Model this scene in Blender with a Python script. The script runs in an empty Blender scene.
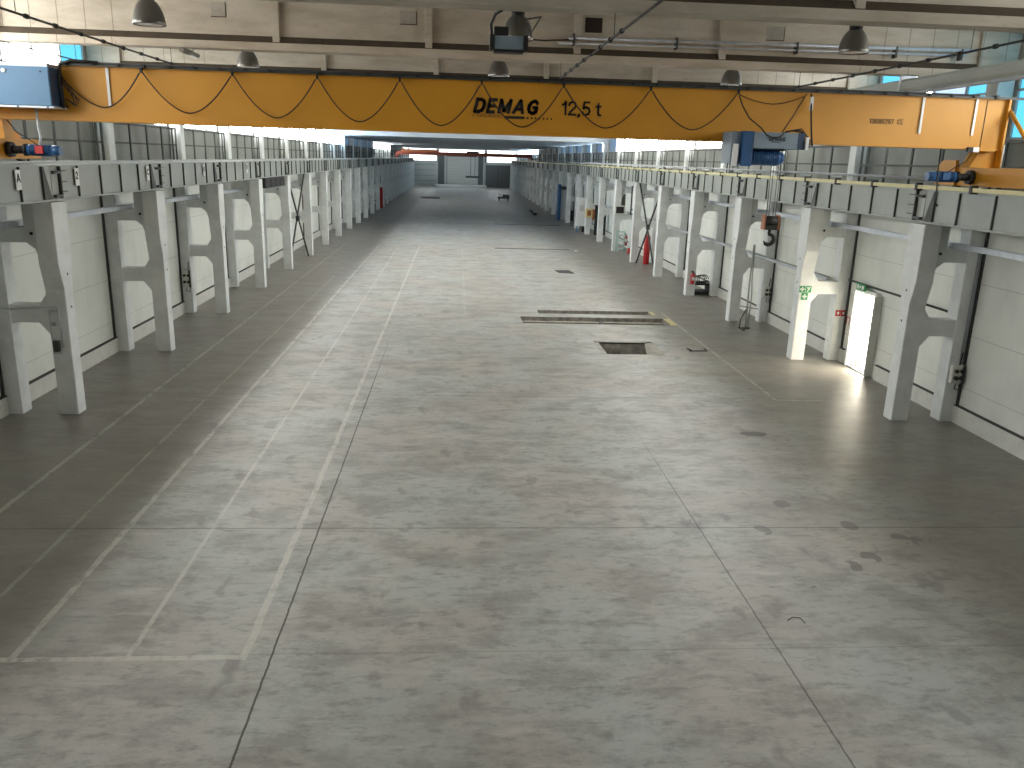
import bpy, bmesh, math, random
from mathutils import Vector, Matrix
random.seed(7)
scene = bpy.context.scene
COL = scene.collection
PI = math.pi

# ------------------------------------------------------------------ materials
def new_mat(name):
    m = bpy.data.materials.new(name); m.use_nodes = True
    nt = m.node_tree
    return m, nt, nt.nodes['Principled BSDF']

class G:
    """tiny node-graph helper"""
    def __init__(s, nt): s.nt = nt
    def node(s, t, **kw):
        n = s.nt.nodes.new(t)
        for k, v in kw.items(): setattr(n, k, v)
        return n
    def put(s, sock, v):
        if hasattr(v, 'links'): s.nt.links.new(v, sock)
        else: sock.default_value = v
    def m(s, op, a, b=0.0, c=0.0):
        n = s.node('ShaderNodeMath', operation=op)
        s.put(n.inputs[0], a); s.put(n.inputs[1], b); s.put(n.inputs[2], c)
        return n.outputs[0]
    def pos(s):
        return s.node('ShaderNodeNewGeometry').outputs['Position']
    def xyz(s, v):
        n = s.node('ShaderNodeSeparateXYZ'); s.put(n.inputs[0], v); return n.outputs
    def noise(s, v, scale, detail=4, rough=.6, dist=0.0):
        n = s.node('ShaderNodeTexNoise'); s.put(n.inputs['Vector'], v)
        n.inputs['Scale'].default_value = scale; n.inputs['Detail'].default_value = detail
        n.inputs['Roughness'].default_value = rough; n.inputs['Distortion'].default_value = dist
        return n.outputs['Fac']
    def ramp(s, f, a, b):
        n = s.node('ShaderNodeMapRange', interpolation_type='SMOOTHSTEP')
        s.put(n.inputs['Value'], f); n.inputs['From Min'].default_value = a; n.inputs['From Max'].default_value = b
        return n.outputs['Result']
    def mix(s, f, a, b):
        n = s.node('ShaderNodeMix', data_type='RGBA')
        s.put(n.inputs[0], f); s.put(n.inputs[6], a); s.put(n.inputs[7], b)
        return n.outputs[2]
    def band(s, x, c, hw):
        return s.m('LESS_THAN', s.m('ABSOLUTE', s.m('SUBTRACT', x, c)), hw)
    def rng(s, x, a, b):
        return s.m('MULTIPLY', s.m('GREATER_THAN', x, a), s.m('LESS_THAN', x, b))
    def mapping(s, v, sc):
        n = s.node('ShaderNodeMapping'); s.put(n.inputs['Vector'], v); n.inputs['Scale'].default_value = sc
        return n.outputs[0]

def C4(c): return (c[0], c[1], c[2], 1.0)

def simple(name, col, rough=.6, metal=0.0, var=0.0, scale=3.0, dark=None, bump=0.0):
    m, nt, b = new_mat(name)
    b.inputs['Roughness'].default_value = rough; b.inputs['Metallic'].default_value = metal
    g = G(nt)
    tc = g.node('ShaderNodeTexCoord').outputs['Object']
    n = g.noise(tc, scale, 5, .65)
    f = g.ramp(n, .35, .7)
    d = dark or tuple(max(0, c * (1 - max(var, .04))) for c in col)
    g.put(b.inputs['Base Color'], g.mix(f, C4(col), C4(d)))
    if bump:
        bn = g.node('ShaderNodeBump'); bn.inputs['Strength'].default_value = bump; bn.inputs['Distance'].default_value = .02
        g.put(bn.inputs['Height'], n); nt.links.new(bn.outputs[0], b.inputs['Normal'])
    return m

def emis(name, col, strength):
    m, nt, b = new_mat(name)
    b.inputs['Base Color'].default_value = C4(tuple(.2 * c for c in col)); b.inputs['Roughness'].default_value = .5
    b.inputs['Emission Color'].default_value = C4(col); b.inputs['Emission Strength'].default_value = strength
    return m

M = {}
M['column'] = simple('white_painted_concrete', (.74, .765, .76), .72, var=.14, scale=2.2, bump=.15)
M['steel'] = simple('grey_green_painted_steel', (.36, .385, .36), .5, var=.12, scale=1.5)
M['steel_dark'] = simple('dark_steel', (.045, .05, .045), .55, var=.2)
M['steel_light'] = simple('galvanised_steel', (.50, .53, .57), .42, .35, var=.2, scale=6)
M['rail'] = simple('worn_rail_steel', (.30, .31, .30), .35, .6, var=.2)
M['yellow'] = simple('crane_yellow_paint', (.58, .262, .014), .5, var=.07, scale=.7)
M['cond'] = simple('pale_yellow_plastic', (.68, .62, .32), .5, var=.1)
M['blue'] = simple('blue_painted_metal', (.045, .15, .29), .4, var=.08)
M['blue_dark'] = simple('dark_blue_metal', (.02, .05, .11), .45, var=.15)
M['motor'] = simple('motor_blue', (.02, .09, .24), .4, var=.15)
M['grey_cover'] = simple('blue_grey_cover', (.22, .28, .34), .5, var=.1)
M['black'] = simple('black_rubber', (.012, .011, .011), .6)
M['cable'] = simple('brown_black_cable', (.03, .015, .012), .6)
M['red'] = simple('red_enamel', (.45, .012, .015), .4, var=.2)
M['orange'] = simple('orange_paint', (.36, .12, .04), .5, var=.2)
M['redlead'] = simple('rust_red_paint', (.22, .04, .018), .6, var=.3)
M['white'] = simple('white_plastic', (.78, .79, .78), .5)
M['offwhite'] = simple('off_white_panel', (.60, .60, .56), .6, var=.12)
M['green'] = simple('safety_green', (.01, .25, .08), .5)
M['mint'] = simple('mint_enamel', (.35, .55, .50), .5, var=.1)
M['lampalu'] = simple('spun_aluminium', (.19, .18, .165), .32, .7, var=.1)
M['lens'] = simple('lamp_glass', (.85, .87, .88), .15)
M['dust'] = simple('dusty_ledge', (.075, .055, .035), .95, var=.3, scale=3)
M['vent_shadow'] = simple('rusty_opening_and_shadow', (.035, .02, .014), .9, var=.4, scale=12)  # dark web opening, also the painted shadow edge of the hatches
M['hatch'] = simple('grey_hatch', (.38, .35, .30), .8, var=.3)
M['fascia'] = simple('grey_sheet_lining', (.42, .46, .50), .6, var=.06, scale=.3)
M['enddark'] = simple('dark_grey_sheet', (.12, .13, .13), .7, var=.1)
M['endlight'] = simple('pale_grey_sheet', (.50, .52, .50), .7, var=.12, scale=.6)
M['joint'] = simple('dark_joint', (.05, .05, .048), .8)
M['pit'] = simple('pit_concrete', (.42, .40, .36), .9, var=.5, scale=4)
M['pitframe'] = simple('pale_frame_concrete', (.50, .48, .43), .85, var=.3, scale=5)
M['ink'] = simple('black_lettering', (.012, .011, .010), .6)
M['inkbrown'] = simple('brown_lettering', (.22, .10, .02), .6)
M['wframe'] = simple('grey_window_frame', (.42, .42, .41), .6)
M['curtain'] = simple('dark_curtain', (.03, .035, .035), .8, var=.4, scale=8)
WS = 19.0
M['sky_white'] = emis('daylit_white_pane', (.97, .98, .955), WS)
M['sky_pale'] = emis('daylit_pale_blue_pane', (.50, .66, .92), WS * .06)
M['sky_cyan'] = emis('daylit_cyan_pane', (.12, .60, .90), WS * .06)
M['sky_grey'] = emis('daylit_grey_pane', (.45, .49, .52), WS * .08)
M['sky_end'] = emis('daylit_end_pane', (.97, .98, .96), 3.0)
M['sky_near'] = emis('daylit_dimmed_pane', (.97, .98, .94), WS * .62)  # pane glow turned down to keep the near end of the hall darker
M['sky_far'] = emis('daylit_bright_pane', (.95, .98, .98), WS * 1.7)
M['sky_far_pale'] = emis('daylit_bright_pale_pane', (.66, .84, 1.0), WS * 1.2)
M['sky_navy'] = emis('daylit_deep_blue_pane', (.05, .10, .17), WS * .1)
M['door_glow'] = emis('doorway_daylight', (1.0, .90, .72), 20.0)  # glow standing in for daylight through the open door
m, nt, b = new_mat('dark_pane'); b.inputs['Base Color'].default_value = (.03, .04, .045, 1); b.inputs['Roughness'].default_value = .2
M['pane_dark'] = m

def concrete_girder():
    m, nt, b = new_mat('beige_cast_concrete'); g = G(nt); p = g.pos(); x, y, z = g.xyz(p)
    n1 = g.noise(g.mapping(p, (.6, 1, 2.2)), 1.3, 6, .65); n2 = g.noise(p, 7, 4, .6)
    col = g.mix(g.ramp(n1, .3, .72), C4((.50, .455, .385)), C4((.36, .315, .25)))
    col = g.mix(g.m('MULTIPLY', g.ramp(n2, .62, .8), .5), col, C4((.26, .22, .17)))
    # board joints near both ends of the girder
    fx = g.m('FRACT', g.m('MULTIPLY', x, 1 / .52))
    ends = g.m('GREATER_THAN', g.m('ABSOLUTE', g.m('SUBTRACT', x, 1.0)), 7.3)
    j = g.m('MULTIPLY', g.m('LESS_THAN', fx, .035), ends)
    col = g.mix(g.m('MULTIPLY', j, .7), col, C4((.16, .13, .10)))
    g.put(b.inputs['Base Color'], col); b.inputs['Roughness'].default_value = .85
    return m
M['girder'] = concrete_girder()
M['slab'] = simple('roof_slab_concrete', (.50, .48, .44), .9, var=.15, scale=1)

def wall_mat():
    m, nt, b = new_mat('white_wall_panels'); g = G(nt); p = g.pos(); x, y, z = g.xyz(p)
    n1 = g.noise(g.mapping(p, (1, .8, .5)), 1.1, 6, .6); n2 = g.noise(p, 5, 4, .7)
    col = g.mix(g.ramp(n1, .35, .75), C4((.70, .715, .665)), C4((.60, .615, .575)))
    fz = g.m('FRACT', g.m('MULTIPLY', g.m('ADD', z, .35), 1 / 1.2))
    j = g.m('LESS_THAN', fz, .012)
    col = g.mix(g.m('MULTIPLY', j, .55), col, C4((.22, .23, .22)))
    col = g.mix(g.m('MULTIPLY', g.ramp(n2, .66, .76), .35), col, C4((.3, .3, .28)))
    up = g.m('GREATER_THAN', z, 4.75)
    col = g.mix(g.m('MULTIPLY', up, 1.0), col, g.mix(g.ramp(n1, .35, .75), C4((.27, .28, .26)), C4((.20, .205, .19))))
    g.put(b.inputs['Base Color'], col); b.inputs['Roughness'].default_value = .8
    return m
M['wall'] = wall_mat()

def floor_mat():
    m, nt, b = new_mat('worn_concrete_floor'); g = G(nt); p = g.pos(); x, y, z = g.xyz(p)
    big = g.noise(p, .25, 5, .6)
    mid = g.noise(g.mapping(p, (.8, 1.25, 1)), 1.15, 9, .72)
    patch = g.noise(g.mapping(p, (.7, 1.6, 1)), 4.2, 6, .72)
    fine = g.noise(p, 9.0, 5, .7); sx = g.noise(g.mapping(p, (.35, 1.9, 1)), 1.6, 7, .7)
    warm = g.noise(p, .42, 3, .5)
    base = g.mix(g.ramp(warm, .40, .62), C4((.445, .465, .445)), C4((.45, .425, .39)))
    col = g.mix(g.m('MULTIPLY', g.ramp(mid, .44, .62), .62), base, C4((.235, .225, .205)))
    col = g.mix(g.m('MULTIPLY', g.ramp(patch, .49, .66), .60), col, C4((.20, .193, .178)))
    col = g.mix(g.m('MULTIPLY', g.ramp(big, .45, .66), .40), col, C4((.27, .255, .23)))
    col = g.mix(g.m('MULTIPLY', g.ramp(sx, .54, .72), .50), col, C4((.60, .59, .555)))
    col = g.mix(g.m('MULTIPLY', g.ramp(fine, .52, .70), .30), col, C4((.24, .232, .215)))
    # shade under the runway beams, painted brownish beside both column rows
    tw = g.m('ADD', x, g.m('MULTIPLY', g.noise(p, .5, 3), .5))
    side = g.m('MAXIMUM', g.m('SUBTRACT', 1.0, g.ramp(tw, -5.2, -4.3)), g.ramp(tw, 6.2, 9.0))
    col = g.mix(g.m('MULTIPLY', side, .72), col, C4((.17, .155, .132)))
    # round rubber / oil marks to the right
    v = g.node('ShaderNodeTexVoronoi'); g.put(v.inputs['Vector'], g.mapping(p, (1.25, 1.0, 1))); v.inputs['Scale'].default_value = 1.45
    spot = g.m('LESS_THAN', g.m('ADD', v.outputs['Distance'], g.m('MULTIPLY', fine, .16)), .34)
    zone = g.m('MULTIPLY', g.rng(x, 4.6, 7.6), g.rng(y, 9.9, 13.2))
    hit = g.m('MULTIPLY', zone, g.m('GREATER_THAN', g.noise(p, .8, 2), .50))
    col = g.mix(g.m('MULTIPLY', g.m('MULTIPLY', spot, hit), .7), col, C4((.15, .14, .13)))
    # scattered dark blotches
    bl = g.ramp(g.noise(g.mapping(p, (1, .6, 1)), 1.7, 3, .5), .63, .70)
    col = g.mix(g.m('MULTIPLY', bl, .5), col, C4((.19, .18, .165)))
    # oil puddle mark
    px_ = g.m('DIVIDE', g.m('SUBTRACT', x, 6.55), .38); py_ = g.m('DIVIDE', g.m('SUBTRACT', y, 16.65), .20)
    rr = g.m('ADD', g.m('MULTIPLY', px_, px_), g.m('MULTIPLY', py_, py_))
    pud = g.m('LESS_THAN', g.m('ADD', rr, g.m('MULTIPLY', patch, 2.2)), 1.75)
    col = g.mix(g.m('MULTIPLY', pud, .75), col, C4((.05, .046, .04)))
    # slab joints
    jw = g.m('MULTIPLY', g.m('SUBTRACT', g.noise(p, 6, 3), .5), .03)
    xj = g.m('ADD', x, jw); yj = g.m('ADD', y, jw)
    js = [g.m('MULTIPLY', g.band(xj, -2.10, .013), g.m('MULTIPLY', g.m('SUBTRACT', 1.0, g.ramp(y, 18, 30)), .9)),
          g.m('MULTIPLY', g.band(xj, 3.96, .010), g.m('MULTIPLY', g.m('SUBTRACT', 1.0, g.ramp(y, 12, 19)), .7)),
          g.m('MULTIPLY', g.band(yj, 11.93, .014), .6),
          g.m('MULTIPLY', g.m('MULTIPLY', g.band(yj, 8.55, .009), .28), g.m('GREATER_THAN', x, -2.4)),
          g.m('MULTIPLY', g.band(yj, 19.4, .018), .35),
          g.m('MULTIPLY', g.band(yj, 23.4, .02), .3), g.m('MULTIPLY', g.band(yj, 36.0, .03), .4),
          g.m('MULTIPLY', g.band(yj, 47.0, .04), .4), g.m('MULTIPLY', g.band(yj, 74.0, .07), .6),
          g.m('MULTIPLY', g.band(yj, 60.0, .05), .4)]
    jm = js[0]
    for q in js[1:]: jm = g.m('MAXIMUM', jm, q)
    col = g.mix(jm, col, C4((.055, .052, .045)))
    # painted lines
    w = g.m('MULTIPLY', g.m('SUBTRACT', g.noise(p, 3.2, 3), .5), .05)
    xw = g.m('ADD', x, w); yw = g.m('ADD', y, w)
    def line(c, hw, a, b_, s): return g.m('MULTIPLY', g.m('MULTIPLY', g.band(xw, c, hw), g.rng(y, a, b_)), s)
    def cross(c, hw, a, b_, s): return g.m('MULTIPLY', g.m('MULTIPLY', g.band(yw, c, hw), g.rng(x, a, b_)), s)
    L = [line(-5.02, .045, 8.5, 54.6, .85), line(-3.73, .030, 8.5, 54.6, .8), line(-2.41, .046, 8.5, 54.6, .95),
         line(-7.24, .045, 6.0, 54.6, .6), line(-5.86, .035, 6.0, 40., .38),
         cross(8.50, .045, -7.4, -2.38, 1.0), cross(54.6, .10, -5.1, -2.36, .6),
         line(8.06, .04, 19.3, 31.5, .75), cross(19.3, .03, 8.05, 9.3, .6),
         line(.35, .05, 30., 54., .25), line(2.2, .04, 20., 28., .1)]
    lm = L[0]
    for q in L[1:]: lm = g.m('MAXIMUM', lm, q)
    wear = g.ramp(g.noise(g.mapping(p, (1, .5, 1)), 3.4, 6, .78), .36, .54)
    lm = g.m('MULTIPLY', lm, wear)
    col = g.mix(g.m('MULTIPLY', lm, .75), col, C4((.60, .58, .53)))
    g.put(b.inputs['Base Color'], col)
    g.put(b.inputs['Roughness'], g.m('MULTIPLY_ADD', mid, .25, .28))
    b.inputs['Specular IOR Level'].default_value = .45
    bn = g.node('ShaderNodeBump'); bn.inputs['Strength'].default_value = .12; bn.inputs['Distance'].default_value = .02
    g.put(bn.inputs['Height'], fine); nt.links.new(bn.outputs[0], b.inputs['Normal'])
    return m
M['floor'] = floor_mat()

# ------------------------------------------------------------------ mesh helpers (author in world coordinates)
class MB:
    def __init__(s): s.v = []; s.f = []; s.mi = []; s.sm = []
    def add(s, vs, fs, mi=0, smooth=False):
        o = len(s.v); s.v += [Vector(p) for p in vs]
        for f in fs: s.f.append([i + o for i in f]); s.mi.append(mi); s.sm.append(smooth)
        return s
    def box(s, x0, x1, y0, y1, z0, z1, mi=0):
        if x0 > x1: x0, x1 = x1, x0
        if y0 > y1: y0, y1 = y1, y0
        if z0 > z1: z0, z1 = z1, z0
        vs = [(x, y, z) for x in (x0, x1) for y in (y0, y1) for z in (z0, z1)]
        return s.add(vs, [(0, 1, 3, 2), (4, 6, 7, 5), (0, 4, 5, 1), (2, 3, 7, 6), (0, 2, 6, 4), (1, 5, 7, 3)], mi)
    def prism(s, prof, axis, a, b, mi=0, mis=None):
        """prof: 2-D outline; axis 'x': (y,z) extruded along x; 'y': (x,z) along y; 'z': (x,y) along z"""
        def P(u, w, t): return (t, u, w) if axis == 'x' else ((u, t, w) if axis == 'y' else (u, w, t))
        n = len(prof); vs = [P(u, w, a) for u, w in prof] + [P(u, w, b) for u, w in prof]
        s.add(vs, [list(range(n)), list(range(2 * n - 1, n - 1, -1))], mi)
        o = len(s.v) - 2 * n
        for i in range(n):
            j = (i + 1) % n
            s.f.append([o + i, o + i + n, o + j + n, o + j]); s.mi.append(mis[i] if mis else mi); s.sm.append(False)
        return s
    def cyl(s, p0, p1, r0, r1=None, n=16, mi=0, cap=True):
        r1 = r0 if r1 is None else r1
        p0 = Vector(p0); p1 = Vector(p1); d = (p1 - p0).normalized()
        a = d.orthogonal().normalized(); b_ = d.cross(a)
        vs = []
        for p, r in ((p0, r0), (p1, r1)):
            for i in range(n):
                t = 2 * PI * i / n; vs.append(p + a * (r * math.cos(t)) + b_ * (r * math.sin(t)))
        s.add(vs, [(i, (i + 1) % n, n + (i + 1) % n, n + i) for i in range(n)], mi, True)
        o = len(s.v) - 2 * n
        if cap:
            for q in (list(range(n))[::-1], list(range(n, 2 * n))):
                s.f.append([o + i for i in q]); s.mi.append(mi); s.sm.append(False)
        return s
    def tube(s, pts, r, n=8, mi=0):
        pts = [Vector(p) for p in pts]; rings = []
        ref = None
        for i, p in enumerate(pts):
            d = (pts[min(i + 1, len(pts) - 1)] - pts[max(i - 1, 0)]).normalized()
            if ref is None or abs(ref.dot(d)) > .95:
                ref = d.orthogonal().normalized()
            a = (ref - d * ref.dot(d)).normalized(); ref = a; b_ = d.cross(a)
            rr = r[i] if isinstance(r, (list, tuple)) else r
            rings.append([p + a * (rr * math.cos(2 * PI * k / n)) + b_ * (rr * math.sin(2 * PI * k / n)) for k in range(n)])
        o = len(s.v); s.v += [q for ring in rings for q in ring]
        for i in range(len(pts) - 1):
            for k in range(n):
                s.f.append([o + i * n + k, o + i * n + (k + 1) % n, o + (i + 1) * n + (k + 1) % n, o + (i + 1) * n + k])
                s.mi.append(mi); s.sm.append(True)
        s.f.append([o + k for k in range(n)][::-1]); s.mi.append(mi); s.sm.append(False)
        s.f.append([o + (len(pts) - 1) * n + k for k in range(n)]); s.mi.append(mi); s.sm.append(False)
        return s
    def lathe(s, cx, cy, prof, n=28, mi=0):
        """prof: (radius, z) list, around vertical axis"""
        o = len(s.v)
        for r, z in prof:
            for i in range(n):
                t = 2 * PI * i / n; s.v.append(Vector((cx + r * math.cos(t), cy + r * math.sin(t), z)))
        for j in range(len(prof) - 1):
            for i in range(n):
                s.f.append([o + j * n + i, o + j * n + (i + 1) % n, o + (j + 1) * n + (i + 1) % n, o + (j + 1) * n + i])
                s.mi.append(mi); s.sm.append(True)
        return s
    def build(s, name, mats, parent=None, bevel=0.0, origin=None):
        if not isinstance(mats, (list, tuple)): mats = [mats]
        if parent is not None:
            org = world_of(parent)
        elif origin is not None: org = Vector(origin)
        else:
            xs = [v.x for v in s.v]; ys = [v.y for v in s.v]; zs = [v.z for v in s.v]
            org = Vector(((min(xs) + max(xs)) / 2, (min(ys) + max(ys)) / 2, min(zs)))
        me = bpy.data.meshes.new(name)
        me.from_pydata([tuple(v - org) for v in s.v], [], s.f)
        for mm in mats: me.materials.append(M[mm] if isinstance(mm, str) else mm)
        for i, p in enumerate(me.polygons): p.material_index = s.mi[i]; p.use_smooth = s.sm[i]
        bm = bmesh.new(); bm.from_mesh(me)
        bmesh.ops.recalc_face_normals(bm, faces=bm.faces)
        bm.to_mesh(me); bm.free(); me.update()
        o = bpy.data.objects.new(name, me); COL.objects.link(o)
        if parent is not None: o.parent = parent
        else: o.location = org
        if bevel:
            md = o.modifiers.new('Bevel', 'BEVEL'); md.width = bevel; md.segments = 2; md.limit_method = 'ANGLE'; md.angle_limit = math.radians(40)
        return o

def world_of(o):
    v = Vector((0, 0, 0))
    while o is not None: v += o.location; o = o.parent
    return v

def tag(o, label, cat, group=None):
    o['label'] = label; o['category'] = cat; o['kind'] = 'thing'
    if group: o['group'] = group
    return o
def struct(o): o['kind'] = 'structure'; return o
def empty(name, loc, label=None, cat=None, group=None):
    o = bpy.data.objects.new(name, None); COL.objects.link(o); o.location = loc; o.empty_display_size = .2
    if label: tag(o, label, cat, group)
    return o
def copy_tree(o, kids, parent=None):
    c = o.copy(); COL.objects.link(c); c.parent = parent
    for ch in kids.get(o.name, []): copy_tree(ch, kids, c)
    return c
def kidmap(root):
    d = {}
    def rec(o):
        d[o.name] = [x for x in COL.objects if x.parent == o]
        for x in d[o.name]: rec(x)
    rec(root); return d

ORD = ['first', 'second', 'third', 'fourth', 'fifth', 'sixth', 'seventh', 'eighth', 'ninth', 'tenth', 'eleventh', 'twelfth', 'thirteenth', 'fourteenth']
SIDE = {-1: 'left', 1: 'right'}
CX = 1.0
def X(s, d): return CX + s * d
Y0 = 17.85
BAY = 6.0
YEND = 167.0
YBACK = -7.0
YLOW = 65.3          # from here on the lining hangs lower
ZLOW = 7.05

# ------------------------------------------------------------------ floor with pits
PITS = [(3.16, 7.55, 30.75, 31.45), (2.40, 7.80, 28.75, 30.05), (4.62, 6.20, 24.1, 25.75)]
xs = sorted({-9.95, 11.95} | {p[0] for p in PITS} | {p[1] for p in PITS})
ys = sorted({YBACK, YEND} | {p[2] for p in PITS} | {p[3] for p in PITS})
fb = MB()
for i in range(len(xs) - 1):
    for j in range(len(ys) - 1):
        xa, xb, ya, yb = xs[i], xs[i + 1], ys[j], ys[j + 1]
        if any(xa >= p[0] - 1e-6 and xb <= p[1] + 1e-6 and ya >= p[2] - 1e-6 and yb <= p[3] + 1e-6 for p in PITS): continue
        fb.add([(xa, ya, 0), (xb, ya, 0), (xb, yb, 0), (xa, yb, 0)], [(0, 1, 2, 3)])
for (xa, xb, ya, yb), dep in zip(PITS, (.35, .4, .55)):
    fb.add([(xa, ya, 0), (xb, ya, 0), (xb, yb, 0), (xa, yb, 0), (xa, ya, -dep), (xb, ya, -dep), (xb, yb, -dep), (xa, yb, -dep)],
           [(0, 4, 5, 1), (1, 5, 6, 2), (2, 6, 7, 3), (3, 7, 4, 0), (4, 7, 6, 5)], 1)
fl = fb.build('floor', ['floor', 'pit'], origin=(1, 80, 0)); struct(fl)

fr = MB()
xa, xb, ya, yb = PITS[2]
for a in ((xa - .14, xa, ya - .05, yb + .2), (xb, xb + .22, ya - .05, yb + .2), (xa - .14, xb + .22, yb, yb + .2)):
    fr.box(a[0], a[1], a[2], a[3], -.05, .008)
fr.prism([(5.86, ya), (xb + .02, ya), (xb + .02, yb), (xb - .04, yb)], 'z', -.10, .006)
tag(fr.build('concrete_kerb', 'pitframe'), 'pale concrete frame around the small square floor pit', 'kerb')
tag(MB().box(7.80, 8.05, 28.75, 30.05, -.04, .008).build('edge_plate', 'cond'), 'yellowish plate at right end of the longer, nearer floor slot', 'plate')
tag(MB().box(7.56, 7.72, 30.75, 31.45, -.04, .008).build('edge_plate', 'cond'), 'small yellowish plate at right end of the farther floor slot', 'plate')
t = empty('pit_board', (3.4, 29.3, -.4), 'grey board lying across the longer floor pit', 'board')
MB().box(2.45, 7.75, 29.55, 29.75, -.40, -.10).build('board', 'hatch', t)
MB().box(5.3, 5.42, 28.76, 29.55, -.40, -.06).build('divider', 'steel_dark', t)

# ------------------------------------------------------------------ walls
DOOR = (21.78, 23.05, 2.32)
for s in (-1, 1):
    w = MB(); a, b_ = X(s, 10.75), X(s, 10.95)
    if s < 0:
        w.box(a, b_, YBACK, YEND, 0, 6.35)
    else:
        w.box(a, b_, YBACK, DOOR[0], 0, 6.35); w.box(a, b_, DOOR[1], YEND, 0, 6.35); w.box(a, b_, DOOR[0], DOOR[1], DOOR[2], 6.35)
    w.box(a, b_, YBACK, YEND, 8.5, 8.92); w.box(a, b_, YBACK, Y0 - 12, 6.35, 8.5)
    struct(w.build('wall_' + SIDE[s], 'wall'))
    k = MB()
    segs = [(YBACK, YEND)] if s < 0 else [(YBACK, DOOR[0] - .35), (DOOR[1] + .3, YEND)]
    for ya, yb in segs:
        k.box(X(s, 10.66), X(s, 10.75), ya, yb, 0, .40)
        k.box(X(s, 10.655), X(s, 10.75), ya, yb, .40, .425, 1)
    struct(k.build('baseboard_' + SIDE[s], ['offwhite', 'joint']))
    tj = MB()
    for n in range(-2, 25):
        yy = Y0 + BAY * n - .235
        if yy > YEND - 1: break
        tj.box(X(s, 10.69), X(s, 10.755), yy - .02, yy + .02, .3, 4.9)
    struct(tj.build('trim_1' if s < 0 else 'trim_2', 'joint'))
w = MB(); w.box(-9.95, 11.95, YBACK - .2, YBACK, 0, 8.92); struct(w.build('wall_back', 'wall'))

# ceiling
c = MB(); c.box(-9.95, 11.95, YBACK, YLOW, 8.925, 9.1); struct(c.build('ceiling', 'slab'))
c = MB(); c.box(-9.95, 11.95, YLOW, YLOW + .15, ZLOW, 9.0); struct(c.build('trim_5', 'fascia'))
c = MB(); c.box(-9.95, 11.95, YLOW + .15, YEND, ZLOW + .02, ZLOW + .17)
struct(c.build('ceiling_lining', 'fascia'))

# far wall
w = MB()
w.box(-9.95, 11.95, YEND, YEND + .2, 0, 4.85, 0)
for xx in (-9.9, -4.1, 5.3): w.box(xx, xx + .5, YEND - .05, YEND + .2, 4.85, ZLOW, 1)
struct(w.build('wall_far', ['endlight', 'enddark']))
t = MB()
t.box(-4.0, -2.0, YEND - .12, YEND, 0, 6.4, 0); t.box(4.1, 5.4, YEND - .12, YEND, 0, 6.4, 0)
t.box(-2.55, -2.1, YEND - .3, YEND - .12, 0, 6.4, 1); t.box(3.75, 4.1, YEND - .3, YEND - .02, 0, 6.4, 1)
t.box(5.05, 5.4, YEND - .3, YEND - .12, 0, 6.4, 1); t.box(-4.15, -3.8, YEND - .3, YEND - .12, 0, 6.4, 1)
t.box(-2.0, 4.1, YEND - .12, YEND, 5.7, 6.4, 0)
struct(t.build('trim_3', ['enddark', 'endlight']))
t = empty('door_2', (1, YEND - .1, 0)); struct(t)
MB().box(-2.0, 3.75, YEND - .1, YEND - .02, .6, 5.7).build('roller_shutter', 'offwhite', t)
rb = MB()
for i in range(16): rb.box(-2.0, 3.75, YEND - .115, YEND - .1, .75 + i * .3, .79 + i * .3)
rb.build('slat_ridges', 'steel', t)
t = empty('door_3', (8, YEND - .1, 0)); struct(t)
MB().box(5.6, 10.4, YEND - .1, YEND - .02, 0, 4.3).build('door_leaf', 'enddark', t)
MB().box(7.95, 8.03, YEND - .12, YEND - .1, 0, 4.3).build('centre_seam', 'joint', t)
t = MB()
for i in range(4): t.box(-8.9, -4.2, YEND - .05, YEND - .01, 1.0 + i * 1.0, 1.06 + i * 1.0)
struct(t.build('trim_4', 'enddark'))
t = empty('window_60', (1, YEND, 4.85)); struct(t)
MB().box(-9.4, 11.4, YEND + .02, YEND + .08, 4.85, ZLOW).build('pane', 'sky_end', t)
p = MB(); p.box(-4.3, 5.6, 160, YEND - .35, 0, .45); p.box(-4.3, 5.6, 159.4, 160, 0, .22)
tag(p.build('loading_platform', 'offwhite'), 'low pale concrete platform in front of the far roller shutter', 'platform')

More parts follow.
